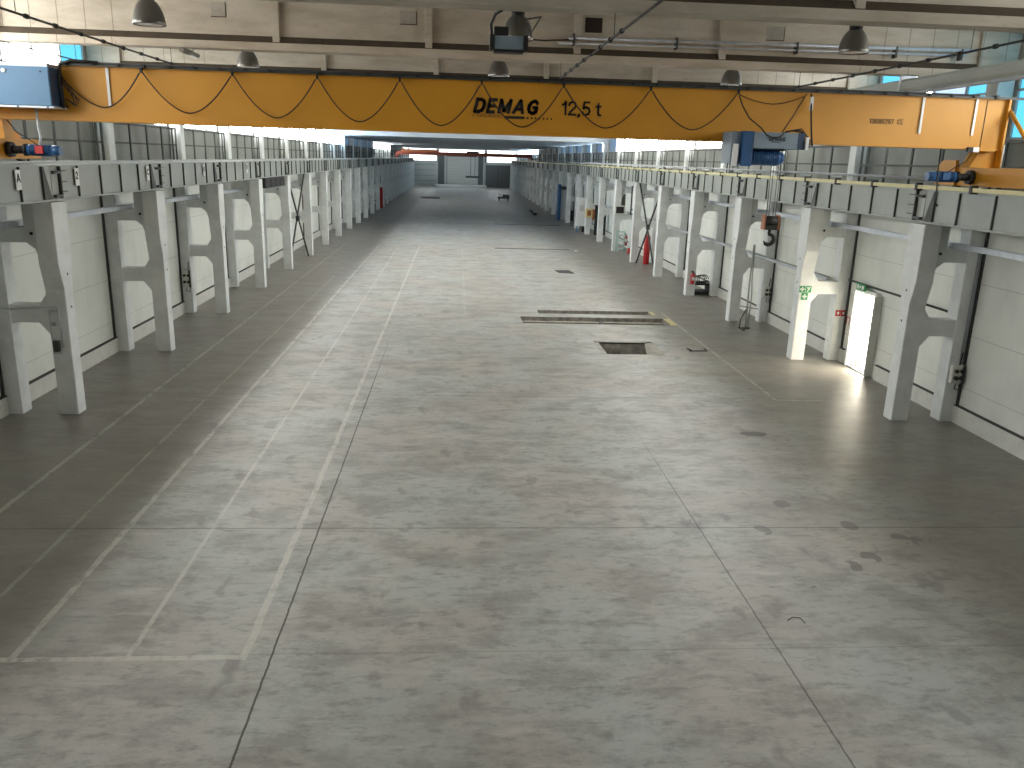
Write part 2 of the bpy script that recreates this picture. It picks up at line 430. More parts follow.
# windows: one per bay and side
def pane_kind(s, y):
    if s < 0:
        if y < 22.15: return 'sky_near'
        if y < 23.9: return 'sky_cyan'
        if y < 26.5: return 'sky_pale'
        if y < 28: return 'sky_grey'
        if y < 62: return 'sky_white'
        if y < 72: return 'sky_far_pale'
        if y < 98: return 'sky_navy'
        if y < 120: return 'sky_far'
        if y < 150: return 'pane_dark'
        return 'sky_far'
    if y < 14.5: return 'sky_near'
    if y < 19.2: return 'sky_cyan'
    if y < 20.6: return 'sky_pale'
    if y < 22.2: return 'sky_white'
    if y < 24.0: return 'sky_cyan'
    if y < 26.5: return 'sky_pale'
    if y < 63: return 'sky_white'
    if y < 95: return 'sky_navy' if int(y / 3) % 2 else 'sky_far_pale'
    if y < 121: return 'pane_dark'
    return 'sky_far_pale'
wn = 1
for s in (-1, 1):
    for k in range(-1, 25):
        ya = Y0 + BAY * (k - 1) + .2; yb = Y0 + BAY * k - .2
        ztop = 8.5 if yb < YLOW + 1 else ZLOW
        z0 = 6.35
        root = empty('window_%d' % wn, (X(s, 10.8), (ya + yb) / 2, z0)); struct(root); wn += 1
        f = MB(); xa, xb = X(s, 10.78), X(s, 10.88)
        f.box(xa, xb, ya - .2, ya + .08, z0, ztop); f.box(xa, xb, yb - .08, yb + .2, z0, ztop)
        f.box(xa, xb, ya + .08, yb - .08, z0, z0 + .06); f.box(xa, xb, ya + .08, yb - .08, ztop - .06, ztop)
        n = 4; st = (yb - ya) / n
        for i in range(1, n): f.box(xa, xb, ya + st * i - .035, ya + st * i + .035, z0 + .06, ztop - .06)
        if ztop > 8: f.box(xa, xb, ya + .08, yb - .08, 7.35, 7.40)
        f.build('window_frame', 'wframe', root)
        for i in range(n):
            y1 = ya + st * i + .035; y2 = ya + st * (i + 1) - .035
            MB().box(X(s, 10.83), X(s, 10.85), y1, y2, z0 + .03, ztop - .03).build('pane', pane_kind(s, (y1 + y2) / 2), root)

# door on the right
t = empty('door_1', (X(1, 10.8), 22.4, 0)); struct(t)
f = MB(); xa, xb = X(1, 10.60), X(1, 10.95)
f.box(xa, xb, DOOR[0] - .04, DOOR[0] + .05, 0, DOOR[2]); f.box(xa, xb, DOOR[1] - .05, DOOR[1] + .04, 0, DOOR[2])
f.box(xa, xb, DOOR[0] + .05, DOOR[1] - .05, DOOR[2] - .06, DOOR[2] + .04)
f.build('door_frame', 'white', t)
MB().box(X(1, 10.86), X(1, 10.9), DOOR[1] - .36, DOOR[1] - .05, .04, DOOR[2] - .06).build('side_leaf', 'white', t)
MB().box(X(1, 10.9), X(1, 10.94), DOOR[0] + .05, DOOR[1] - .05, .05, DOOR[2] - .06).build('daylight_sheet', 'door_glow', t)  # glowing sheet added across the open doorway in place of daylight
MB().box(X(1, 10.66), X(1, 10.7), DOOR[1] - .36, DOOR[1] - .30, .05, DOOR[2] - .08).build('mullion', 'white', t)
MB().box(X(1, 10.52), X(1, 10.74), DOOR[0] - .12, DOOR[0] - .05, .03, 2.28).build('door_leaf', 'offwhite', t)
MB().box(X(1, 10.62), X(1, 10.95), DOOR[0] + .05, DOOR[1] - .05, 0, .04).build('door_sill', 'steel_light', t)

# ------------------------------------------------------------------ portal columns
def make_column(s, ztop, label):
    root = empty('portal_column', (X(s, 9.9), Y0, 0))
    y = Y0
    def px(pts): return [(X(s, d), z) for d, z in pts]
    MB().prism([(y - .19, 0), (y + .19, 0), (y + .19, 2.75), (y + .32, 3.3), (y + .32, 4.54), (y - .32, 4.54), (y - .32, 3.3), (y - .19, 2.75)],
               'x', X(s, 9.2), X(s, 9.6)).build('front_leg', 'column', root, bevel=.018)
    MB().box(X(s, 10.37), X(s, 10.74), y - .2, y + .2, 0, ztop).build('rear_leg', 'column', root, bevel=.015)
    MB().prism(px([(9.58, 1.76), (9.62, 1.80), (9.80, 2.03), (10.39, 2.03), (10.39, 2.41), (9.76, 2.41), (9.62, 2.62), (9.58, 2.66)]), 'y', y - .175, y + .175).build('tie_beam', 'column', root, bevel=.008)
    MB().prism(px([(9.58, 3.30), (9.64, 3.38), (9.70, 3.58), (9.86, 3.71), (10.39, 3.71), (10.39, 4.02), (9.88, 4.02), (9.88, 4.50), (9.58, 4.50)]), 'y', y - .175, y + .175).build('tie_beam', 'column', root, bevel=.008)
    h = MB()
    for d, z, yy in ((9.74, 3.90, y - .18),):
        h.cyl((X(s, d), yy - .003, z), (X(s, d), yy + .02, z), .035)
    for z, o in ((3.05, .02), (2.35, .03)):
        h.cyl((X(s, 9.2 - .003), y + o, z), (X(s, 9.22), y + o, z), .028)
    h.build('anchor_holes', 'black', root)
    return root
for s in (-1, 1):
    pa = make_column(s, 7.6, ''); ka = kidmap(pa)
    pb = make_column(s, ZLOW, ''); kb = kidmap(pb)
    pb.location.y = Y0 + BAY * 8
    for k in range(25):
        if k == 0: o = pa
        elif k == 8: o = pb
        else: o = copy_tree(pa, ka) if k < 8 else copy_tree(pb, kb)
        o.location.y = Y0 + BAY * k
        if k < 10:
            tag(o, '%s white concrete portal column from the camera in the %s row' % (ORD[k], SIDE[s]), 'column', 'white portal columns in the %s row' % SIDE[s])
        else:
            tag(o, 'small distant white portal column at the far end of the %s row' % SIDE[s], 'column', 'distant portal columns in the %s row' % SIDE[s])

# ------------------------------------------------------------------ runway beams
def make_runway(s, near=True):
    ya = Y0; yb = Y0 + BAY; xc = X(s, 9.4)
    root = empty('runway_beam', (xc, ya, 4.56))
    MB().box(xc - .095, xc + .095, ya + .01, yb - .01, 4.60, 5.26).build('web', 'steel', root)
    MB().box(xc - .16, xc + .16, ya + .01, yb - .01, 5.25, 5.285).build('top_flange', 'steel', root)
    MB().box(xc - .17, xc + .17, ya + .01, yb - .01, 4.565, 4.60).build('bottom_flange', 'steel', root)
    for dy in (1.2, 2.38, 3.55, 4.72):
        MB().box(xc - .135, xc + .135, ya + dy - .014, ya + dy + .014, 4.60, 5.25).build('stiffener', 'steel_dark', root)
    MB().prism([(yb - .42, 5.25), (yb - .36, 5.25), (yb - .12, 4.60), (yb - .42, 4.60)], 'x', xc - .145, xc + .145).build('tapered_bracket', 'steel_dark', root)
    MB().box(xc - .16, xc + .16, ya + .30, ya + .34, 4.60, 5.25).build('end_plate', 'steel_dark', root)
    g_ = MB()
    for z in (4.72, 4.92, 5.14):
        g_.prism([(xc - s * .155, ya + .34), (xc - s * .09, ya + .34), (xc - s * .09, ya + .75)], 'z', z, z + .02)
    g_.box(xc - s * .17, xc - s * .10, ya + .02, ya + .30, 5.10, 5.16); g_.box(xc - s * .17, xc - s * .10, ya + .02, ya + .30, 4.62, 4.68)
    g_.build('gusset_plates', 'steel_dark', root)
    return root
for s in (-1, 1):
    pr = make_runway(s); kr = kidmap(pr)
    for k in range(-2, 24):
        o = pr if k == -2 else copy_tree(pr, kr)
        o.location.y = Y0 + BAY * k
        if o.location.y + BAY > YEND: break
        if k < 0:
            if k == -1: lab = 'grey steel runway beam leading up to the nearest %s column' % SIDE[s]
            else: lab = 'grey steel runway beam on the %s, behind the nearest one in view' % SIDE[s]
            grp = 'runway beams along the %s side' % SIDE[s]
        elif k < 9:
            lab = 'grey riveted-looking steel runway beam between %s and %s %s columns' % (ORD[k], ORD[k + 1], SIDE[s]); grp = 'runway beams along the %s side' % SIDE[s]
            lab = lab.replace('riveted-looking ', '')
        else:
            lab = 'distant grey runway beam far along the %s column row' % SIDE[s]; grp = 'distant runway beams along the %s side' % SIDE[s]
        tag(o, lab, 'beam', grp)
    rl = MB(); xc = X(s, 9.4)
    rl.prism([(xc - .07, 5.285), (xc + .07, 5.285), (xc + .07, 5.30), (xc + .03, 5.31), (xc + .03, 5.35), (xc - .03, 5.35), (xc - .03, 5.31), (xc - .07, 5.30)], 'y', 0, YEND - .2)
    tag(rl.build('crane_rail', 'rail', origin=(xc, 80, 5.285)), 'worn steel crane rail on top of the %s runway beams' % SIDE[s], 'rail')

def text_obj(name, body, size, loc, rot, mat, parent=None, shear=0.0, offset=0.0, extrude=.002, xscale=1.0, align='LEFT'):
    cu = bpy.data.curves.new(name, 'FONT'); cu.body = body; cu.size = size; cu.shear = shear; cu.offset = offset
    cu.extrude = extrude; cu.align_x = align
    tmp = bpy.data.objects.new('tmp', cu); COL.objects.link(tmp)
    dg = bpy.context.evaluated_depsgraph_get(); dg.update()
    me = bpy.data.meshes.new_from_object(tmp.evaluated_get(dg))
    bpy.data.objects.remove(tmp); bpy.data.curves.remove(cu)
    me.transform(Matrix.Diagonal((xscale, 1, 1, 1)))
    me.transform(Matrix.Rotation(rot[2], 4, 'Z') @ Matrix.Rotation(rot[0], 4, 'X'))
    me.materials.clear(); me.materials.append(M[mat])
    o = bpy.data.objects.new(name, me); COL.objects.link(o)
    if parent is not None:
        o.parent = parent; o.location = Vector(loc) - world_of(parent)
    else: o.location = loc
    return o

STROKES = {
 'D': (.78, [[(0, 0), (0, 1)], [(0, 1), (.34, 1), (.58, .88), (.68, .66), (.68, .34), (.58, .12), (.34, 0), (0, 0)]]),
 'E': (.66, [[(0, 0), (0, 1)], [(0, 1), (.54, 1)], [(0, .5), (.50, .5)], [(0, 0), (.54, 0)]]),
 'M': (.98, [[(0, 0), (0, 1)], [(0, 1), (.42, .12)], [(.42, .12), (.84, 1)], [(.84, 1), (.84, 0)]]),
 'A': (.90, [[(-.02, 0), (.38, 1)], [(.38, 1), (.78, 0)], [(.14, .30), (.62, .30)]]),
 'G': (.84, [[(.66, .80), (.52, .96), (.34, 1), (.12, .88), (0, .62), (0, .36), (.12, .12), (.36, 0), (.56, .04), (.68, .16), (.68, .46)], [(.68, .46), (.40, .46)]]),
 '1': (.52, [[(.06, .76), (.22, .82), (.30, 1)], [(.30, 1), (.30, 0)]]),
 '2': (.70, [[(.02, .72), (.10, .92), (.28, 1), (.46, .93), (.54, .74), (.48, .56), (.14, .22), (.02, 0)], [(.02, 0), (.56, 0)]]),
 ',': (.34, [[(.10, .03), (.10, -.04), (.03, -.15)]]),
 '5': (.70, [[(.52, 1), (.14, 1)], [(.14, 1), (.07, .52)], [(.07, .52), (.26, .62), (.46, .54), (.56, .32), (.46, .09), (.26, 0), (.08, .06), (.0, .22)]]),
 't': (.42, [[(.16, .92), (.16, .14), (.22, .02), (.36, .02)], [(.0, .70), (.34, .70)]]),
 '3': (.66, [[(.02, .78), (.12, .95), (.28, 1), (.44, .92), (.48, .75), (.40, .58), (.24, .53)], [(.24, .53), (.46, .45), (.54, .26), (.44, .07), (.26, 0), (.08, .06), (0, .24)]]),
 '6': (.68, [[(.50, .82), (.38, .97), (.26, 1), (.08, .86), (0, .56), (0, .30), (.10, .07), (.28, 0), (.46, .08), (.54, .30), (.46, .52), (.28, .60), (.08, .50), (0, .30)]]),
 '8': (.68, [[(.27, .53), (.08, .64), (.06, .84), (.27, 1), (.48, .84), (.46, .64), (.27, .53), (.04, .42), (0, .2), (.12, .03), (.27, 0), (.44, .03), (.55, .2), (.50, .42), (.27, .53)]]),
 '7': (.62, [[(0, 1), (.52, 1)], [(.52, 1), (.30, .5), (.18, 0)]]),
 'C': (.78, [[(.62, .80), (.50, .96), (.32, 1), (.10, .86), (0, .60), (0, .40), (.10, .14), (.32, 0), (.50, .04), (.62, .20)]]),
 'B': (.68, [[(0, 0), (0, 1)], [(0, 1), (.30, 1), (.46, .90), (.46, .64), (.30, .53), (0, .53)], [(.30, .53), (.52, .42), (.54, .14), (.36, 0), (0, 0)]]),
}
def stroke_text(body, x, y, z, h, w, parent, mat='ink', shear=0.0, sx=1.0, name='lettering', along='x', gap=0.0):
    """painted letters as thin raised strokes; x,z is the lower left corner"""
    mb = MB(); cx = 0.0
    def P(u, v, t):
        uu = (cx + u * sx + v * shear) * h; vv = v * h
        return (x + uu, y - t, z + vv) if along == 'x' else (x + t, y + uu, z + vv)
    for chv in body:
        if chv == ' ': cx += .34 * sx; continue
        adv, lines = STROKES[chv]
        for ln_ in lines:
            for (u0, v0), (u1, v1) in zip(ln_[:-1], ln_[1:]):
                a = Vector(P(u0, v0, 0)); b2 = Vector(P(u1, v1, 0)); d = (b2 - a).normalized()
                nrm = Vector((0, -1, 0)) if along == 'x' else Vector((1, 0, 0))
                sd = d.cross(nrm).normalized() * (w / 2); ex = d * (w * .36)
                q = [a - ex - sd, a - ex + sd, b2 + ex + sd, b2 + ex - sd]
                mb.add([p - nrm * .003 for p in q] + [p + nrm * .003 for p in q],
                       [(0, 1, 2, 3), (7, 6, 5, 4), (0, 4, 5, 1), (1, 5, 6, 2), (2, 6, 7, 3), (3, 7, 4, 0)])
        cx += adv * sx + gap
    return mb.build(name, mat, parent)

# letter plates on the left beam web (facing the aisle, +X)
xw = X(-1, 9.4) + .145
for yy, ch, where in ((16.47, 'A', 'above and before the nearest left column'), (18.95, '2', 'just past the nearest left column'),
                      (23.2, 'C', 'just before the second left column'), (28.25, '6', 'just before the third left column'),
                      (33.9, 'D', 'just before the fourth left column')):
    t = empty('letter_plate', (xw, yy, 4.85), 'white sign plate on the left runway beam, %s' % where, 'sign', 'white plates on the left runway beam')
    MB().box(xw - .01, xw, yy - .09, yy + .09, 4.83, 5.20).build('plate', 'white', t)
    stroke_text(ch, xw + .002, yy - .05, 4.98, .14, .028, t, along='y')

# conductor bar + hand pipe on the right runway
xr = X(1, 9.4) - .26
t = empty('conductor_rail', (xr, 80, 5.33), 'pale yellow conductor bar along the right runway beam', 'conductor rail')
seg = MB(); yy = 8.0
while yy < 150:
    seg.box(xr - .025, xr + .03, yy, yy + 1.93, 5.29, 5.37); yy += 2.0
seg.build('bar', 'cond', t)
for i in range(36):
    yy = 7.97 + i * 2.0
    MB().box(xr - .04, xr + .10, yy - .03, yy + .05, 5.25, 5.42).build('bracket', 'steel_dark', t)
xr2 = X(1, 9.4) - .42
t = empty('cable_rail', (xr2, 80, 5.5), 'thin silver pipe rail running above the yellow conductor bar', 'pipe')
MB().tube([(xr2, 17.2, 5.52), (xr2, 150, 5.52)], .032, 10).build('pipe', 'steel_light', t)
for i in range(30):
    yy = 18 + i * 2.0
    MB().box(xr2 - .012, xr2 + .30, yy - .015, yy + .015, 5.44, 5.49).build('bracket', 'steel', t)

# walkway and railings behind the runway beams
for s in (-1, 1):
    w = MB()
    w.box(X(s, 9.58), X(s, 10.34), 0, YEND - .2, 4.98, 5.02)
    w.box(X(s, 9.565), X(s, 9.6), 0, YEND - .2, 4.93, 5.1)
    tag(w.build('service_walkway', 'steel'), 'narrow grey walkway between the %s runway beam and the wall' % SIDE[s], 'walkway')
    def make_rail():
        root = empty('guard_rail', (X(s, 10.5), Y0, 5.0))
        xa = X(s, 10.5)
        for dy in (.32, 1.65, 3.0, 4.3, 5.35, 5.68):
            MB().box(xa - .02, xa + .02, Y0 + dy - .035, Y0 + dy + .035, 4.95, 6.34).build('post', 'steel_dark', root)
        MB().box(xa - .04, xa - .02, Y0 + .28, Y0 + 5.72, 5.76, 5.81).build('rail', 'steel_dark', root)
        MB().box(xa - .04, xa - .02, Y0 + .28, Y0 + 5.72, 6.28, 6.34).build('rail', 'steel_dark', root)
        MB().box(xa - .03, xa + .2, Y0 + .28, Y0 + 5.72, 4.93, 4.97).build('foot_angle', 'steel', root)
        return root
    pr = make_rail(); kr = kidmap(pr)
    for k in range(-2, 24):
        o = pr if k == -2 else copy_tree(pr, kr)
        o.location.y = Y0 + BAY * k
        if k < 0: lab = 'dark post railing on the %s walkway, before the nearest column' % SIDE[s]
        elif k < 9: lab = 'dark post railing on the %s walkway between %s and %s columns' % (SIDE[s], ORD[k], ORD[k + 1])
        else: lab = 'distant dark railing far along the %s walkway' % SIDE[s]
        tag(o, lab, 'railing', 'railings along the %s walkway' % SIDE[s] if k < 9 else 'distant railings along the %s walkway' % SIDE[s])

# ------------------------------------------------------------------ roof girders
def make_girder():
    y = Y0; root = empty('roof_girder', (CX, y, 7.6))
    x0, x1 = X(-1, 10.74), X(1, 10.74)
    MB().prism([(y - .2, 7.6), (y - .2, 7.74), (y - .08, 7.87), (y + .08, 7.87), (y + .2, 7.74), (y + .2, 7.6)], 'x', x0, x1,
               mis=[0, 1, 0, 1, 0, 0]).build('bottom_flange', ['girder', 'dust'], root)
    MB().box(x0, x1, y - .075, y + .075, 7.86, 8.9).build('web', 'girder', root)
    for i in range(-2, 4):
        xx = -.6 + 3.0 * i
        if xx < -4 or xx > 6: continue
        MB().prism([(y - .185, 7.73), (y - .185, 8.9), (y + .185, 8.9), (y + .185, 7.73)], 'x', xx - .07, xx + .07).build('rib', 'girder', root, bevel=.01)
    for s in (-1, 1):
        e = MB().box(X(s, 9.9), X(s, 10.74), y - .17, y + .17, 7.73, 8.9); e.build('end_block', 'girder', root)
    return root
g0 = make_girder(); kg = kidmap(g0)
glab = {-1: 'nearest beige concrete roof girder, cut by the top edge of the picture', 0: 'beige ribbed concrete roof girder right behind the yellow crane',
        1: 'ribbed concrete roof girder seen just above the crane girder, beyond the lamps'}
for k in range(-2, 8):
    o = g0 if k == -2 else copy_tree(g0, kg)
    o.location.y = Y0 + BAY * k
    if k < -1: tag(o, 'concrete roof girder above and behind the camera', 'roof girder', 'roof girders behind the camera')
    elif k in glab: tag(o, glab[k], 'roof girder', 'concrete roof girders')
    else: tag(o, 'concrete roof girder beyond the crane, hidden in the row of girders', 'roof girder', 'distant roof girders')
    if k == 0:
        for xa, xb, za, zb, mt in ((2.55, 2.9, 8.18, 8.46, 'vent_shadow'), (6.32, 6.68, 8.18, 8.44, 'hatch'), (-4.85, -4.58, 8.2, 8.46, 'hatch'), (-1.17, -.85, 8.2, 8.44, 'hatch')):
            b2 = MB().box(xa, xb, Y0 - .082, Y0 - .07, za, zb)
            if mt == 'hatch':
                for q in ((xa - .01, xb + .01, za - .015, za), (xb, xb + .014, za, zb)): b2.box(q[0], q[1], Y0 - .084, Y0 - .07, q[2], q[3], 1)  # dark strips below and right: drop shadow painted around the hatch
            b2.build('web_opening', [mt, 'vent_shadow'], o)

# tubes along the girder face
t = empty('conduit_run', (6, 17.55, 8.0), 'pair of thin silver tubes along the roof girder on the right', 'conduit')
MB().tube([(2.2, 17.56, 8.03), (10.7, 17.56, 8.10)], .035, 10).build('tube', 'steel_light', t)
MB().tube([(2.0, 17.56, 7.93), (10.5, 17.56, 8.0)], .022, 10).build('tube', 'steel_light', t)
for xx in (2.3, 4.4, 6.9, 9.0, 10.4): MB().box(xx - .02, xx + .02, 17.52, 17.68, 7.9, 8.12).build('clip', 'steel_dark', t)
tag(MB().tube([(2.2, 17.56, 8.0), (1.7, 17.5, 7.96), (1.2, 17.5, 7.98), (1.35, 16.5, 7.95), (1.3, 14, 7.85), (.95, 12.7, 7.6)], .014, 6).build('supply_cable', 'cable'),
    'thin brown cable from the silver tubes to the black floodlight', 'cable')

# ------------------------------------------------------------------ high bay lamps
def make_lamp():
    x, y, z = -4.6, 13.5, 7.43
    root = empty('high_bay_lamp', (x, y, z))
    MB().lathe(x, y, [(.232, z), (.24, z + .012), (.232, z + .05), (.222, z + .12), (.203, z + .19), (.172, z + .26), (.132, z + .315), (.10, z + .34), (.0, z + .345)]).build('reflector', 'lampalu', root)
    MB().lathe(x, y, [(.0, z + .012), (.12, z + .0), (.228, z + .012), (.228, z + .03), (0, z + .03)]).build('lens', 'lens', root)
    MB().cyl((x, y, z + .33), (x, y, z + .50), .10, .10, 20).build('gear_housing', 'black', root)
    MB().cyl((x, y, z + .50), (x, y, 8.9), .012, n=8).build('hanger_rod', 'steel_dark', root)
    return root
l0 = make_lamp(); kl = kidmap(l0)
ln = {-4.6: 'left', .9: 'middle', 6.22: 'right'}
for j, yy in enumerate((13.5, 19.5)):
    for xx in (-4.6, .9, 6.22):
        o = l0 if (j == 0 and xx == -4.6) else copy_tree(l0, kl)
        o.location = (xx, yy, 7.43)
        tag(o, '%s one of the three %s bell-shaped grey lamps' % (ln[xx], 'larger nearer' if j == 0 else 'smaller farther'), 'lamp', 'bell-shaped hall lamps')

t = empty('floodlight', (.7, 12.5, 7.14), 'black floodlight box hanging under the nearest roof girder', 'floodlight')
MB().box(.50, .92, 12.42, 12.62, 7.16, 7.34).build('body', 'grey_cover', t, bevel=.01)
MB().box(.44, .50, 12.40, 12.64, 7.15, 7.35).build('end_cap', 'black', t)
MB().box(.92, .98, 12.40, 12.64, 7.15, 7.35).build('end_cap', 'black', t)
MB().box(.50, .92, 12.41, 12.64, 7.12, 7.16).build('bottom_rim', 'black', t)
MB().box(.50, .70, 12.44, 12.62, 7.34, 7.46).build('gear_box', 'black', t)
MB().tube([(.47, 12.5, 7.35), (.45, 12.4, 7.48), (.50, 12.2, 7.58), (.58, 12.0, 7.6)], .02, 8).build('bracket', 'black', t)

# tube luminaire on the left
t = empty('tube_lamp', (-5.3, 17.3, 7.5), 'short grey tube lamp under the roof girder at upper left', 'lamp')
MB().tube([(-5.3, 17.2, 7.50), (-5.3, 18.2, 7.50)], .05, 12).build('tube', 'lampalu', t)
MB().box(-5.33, -5.27, 17.85, 17.9, 7.54, 7.6).build('bracket', 'steel', t)

# overhead cables
def cable_line(xx, z, r, knots, label, ya=6.0, yb=58.0):
    t = empty('suspended_cable', (xx, 30, z), label, 'cable', 'cables stretched along the hall')
    MB().tube([(xx, ya + i * (yb - ya) / 12, z) for i in range(13)], r, 8).build('cable', 'black' if knots else 'steel_dark', t)
    for k in (-1, 0, 1, 2, 4, 6):
        MB().cyl((xx, Y0 + BAY * k, z), (xx, Y0 + BAY * k, 7.6), .006, n=6).build('hanger', 'steel_dark', t)
    if knots:
        for i in range(16):
            yy = 11.3 + .82 * i
            MB().cyl((xx, yy - .035, z), (xx, yy + .035, z), r * 2.0, n=8).build('clamp', 'black', t)
cable_line(-5.71, 7.3, .017, True, 'black clamped cable running to the upper left corner')
cable_line(2.10, 7.3, .017, True, 'black clamped cable rising above the crane lettering, right of centre')
cable_line(7.15, 7.3, .017, True, 'black clamped cable running to the upper right edge')
cable_line(-7.55, 7.3, .012, False, 'thin grey cable above the blue control cabinet, without clamps')

# duct upper right
t = empty('overhead_duct', (9.5, 20, 7.2), 'long grey duct with thin pipe running along the upper right', 'duct')
MB().prism([(9.38, 7.26), (9.62, 7.26), (9.66, 7.32), (9.66, 7.46), (9.60, 7.52), (9.40, 7.52), (9.34, 7.46), (9.34, 7.32)], 'y', 0, 60).build('duct', 'steel', t)
MB().tube([(9.36, 0, 7.22), (9.36, 60, 7.22)], .035, 12).build('pipe', 'steel_light', t)
for i in range(10): MB().box(9.33, 9.67, 5.83 + 6 * i, 5.89 + 6 * i, 7.16, 7.598).build('hanger', 'steel_light', t)

# wall trays and pipes
for s in (-1, 1):
    t = empty('cable_tray', (X(s, 10.12), 60, 4.03), 'pale blue-grey metal cable tray running through the %s columns, above door height' % SIDE[s] if s > 0 else 'pale blue-grey metal cable tray running through the left columns', 'cable tray')
    xa, xb = X(s, 10.02), X(s, 10.20)
    MB().box(xa, xb, 2, 120, 4.025, 4.04).box(xa, xa + .012 * s, 2, 120, 4.04, 4.14).box(xb - .012 * s, xb, 2, 120, 4.04, 4.14).build('tray', 'steel_light', t)
    c_ = MB(); c_.tube([(X(s, 10.10), 2, 4.07), (X(s, 10.10), 120, 4.07)], .025, 6); c_.tube([(X(s, 10.15), 2, 4.065), (X(s, 10.15), 120, 4.065)], .018, 6)
    c_.build('cables', 'black', t)
t = empty('wall_pipe', (X(1, 10.25), 40, 2.44), 'thin grey pipe tray at half height through the right columns', 'pipe')
MB().box(X(1, 10.10), X(1, 10.26), 23.9, 66, 2.42, 2.45).box(X(1, 10.10), X(1, 10.12), 23.9, 66, 2.45, 2.50).build('tray', 'steel_light', t)
MB().tube([(X(1, 10.2), 23.9, 2.49), (X(1, 10.2), 66, 2.49)], .03, 8).build('pipe', 'steel', t)

# vertical conduits beside rear legs on the nearest right column
t = empty('conduit_pair', (X(1, 10.66), 17.62, 0.3), 'two thin vertical conduits on the nearest right column', 'conduit')
for d in (10.6, 10.66): MB().tube([(X(1, d), 17.62, 1.4), (X(1, d), 17.62, 4.0)], .014, 6).build('pipe', 'steel_light', t)

# ------------------------------------------------------------------ the yellow crane
YC = 16.0
crane = empty('bridge_crane', (1.0, 16.25, 5.35), 'large yellow bridge crane spanning the hall, with black lettering', 'crane')
gz0, gz1 = 6.10, 7.04
gx0, gx1 = -8.62, 10.55
girder = MB().box(gx0, gx1, YC, YC + .42, gz0 + .02, gz1 - .02).build('girder', 'yellow', crane, bevel=.004)
MB().box(gx0, gx1, YC - .04, YC + .48, gz0, gz0 + .02).build('bottom_flange', 'yellow', crane)
MB().box(gx0, gx1, YC - .03, YC + .45, gz1 - .02, gz1).build('top_flange', 'yellow', crane)
MB().box(10.545, 10.585, YC - .09, YC + .5, gz0 - .02, gz1 + .01).build('end_plate', 'yellow', crane)
MB().box(10.15, 10.165, YC - .006, YC, gz0 + .02, gz1 - .02).build('seam', 'dust', crane)
# festoon track on top edge
MB().box(-7.05, 10.95, YC - .10, YC - .05, gz1 - .01, gz1 + .035).build('cable_track', 'steel_dark', crane)
MB().tube([(-7.0, YC - .12, gz1 + .045), (9.9, YC - .12, gz1 + .045)], .016, 6).build('track_cable', 'black', crane)
for i in range(40):
    xx = -6.9 + i * .44
    MB().box(xx - .025, xx + .025, YC - .14, YC + .03, gz1 + .0, gz1 + .055).build('track_clip', 'black', crane)
for xx in (-6.25, 8.88, 9.94):
    MB().box(xx - .022, xx + .022, YC - .03, YC - .012, 6.36, 7.02).build('white_strip', 'white', crane)['label'] = 'white strip'
# festoon loops
hooks = [-7.0, -5.63, -4.04, -2.54, -1.06, .43, 1.94, 3.57, 5.23]
lows = [6.34, 6.29, 6.26, 6.24, 6.22, 6.24, 6.27, 6.29]
for hx in hooks[1:]:
    MB().box(hx - .018, hx + .018, YC - .12, YC - .06, gz1 - .09, gz1 - .0).cyl((hx, YC - .13, gz1 - .03), (hx, YC - .05, gz1 - .03), .022, n=10).build('cable_trolley', 'black', crane)
def sag(xa, xb, za, zb, zl, y, n=20):
    pts = []
    for i in range(n + 1):
        t_ = i / n; q = (2 * t_ - 1)
        z = zl + ((za if t_ < .5 else zb) - zl) * abs(q) ** 1.75
        pts.append((xa + (xb - xa) * t_, y, z))
    return pts
for i in range(8):
    za = gz1 - .09 if i else 6.78
    MB().tube(sag(hooks[i] + .03, hooks[i + 1] - .03, za, gz1 - .09, lows[i], YC - .10), .0125, 6).build('festoon_cable', 'cable', crane)
MB().tube(sag(5.25, 6.56, gz1 - .09, gz1 - .05, 6.80, YC - .09), .008, 6).build('festoon_cable', 'cable', crane)
# left cable bundle and curls beside the cabinet
MB().tube([(-6.35, YC - .12, gz1 + .05), (-6.8, YC - .15, gz1 + .07), (-6.98, YC - .18, gz1), (-7.02, YC - .2, 6.8), (-7.0, YC - .2, 6.3)], .03, 8).build('cable_bundle', 'black', crane)
for dz, w_ in ((0, .13), (.06, .17), (-.05, .2)):
    MB().tube([(-6.99, YC - .15, 6.78 + dz), (-6.90, YC - .15, 6.66 + dz), (-6.99 + w_ * 1.3, YC - .14, 6.46), (-6.90 + w_ * .6, YC - .14, 6.36 + dz * .3), (-6.97, YC - .15, 6.48), (-6.93, YC - .15, 6.30)], .011, 6).build('curled_cable', 'cable', crane)
# lettering
ty = YC - .004
stroke_text('DEMAG', .31, ty, 6.495, .215, .062, crane, shear=.24, sx=.98, gap=.33)
stroke_text('12,5 t', 1.93, ty, 6.495, .225, .038, crane, sx=1.08, gap=.02)
text_obj('lettering', 'A TEREX BRAND', .085, (.26, ty, 6.40), (PI / 2, 0, 0), 'inkbrown', crane, xscale=.85)
stroke_text('13686267  CE', 7.87, ty, 6.52, .085, .009, crane, sx=.92, gap=.14)
bar = MB().box(.86, 1.24, ty - .002, ty + .002, 6.385, 6.435)
for i in range(7): bar.box(1.28 + i * .075, 1.28 + i * .075 + .035 - i * .002, ty - .002, ty + .002, 6.39, 6.425)
bar.build('logo_bar', 'ink', crane)
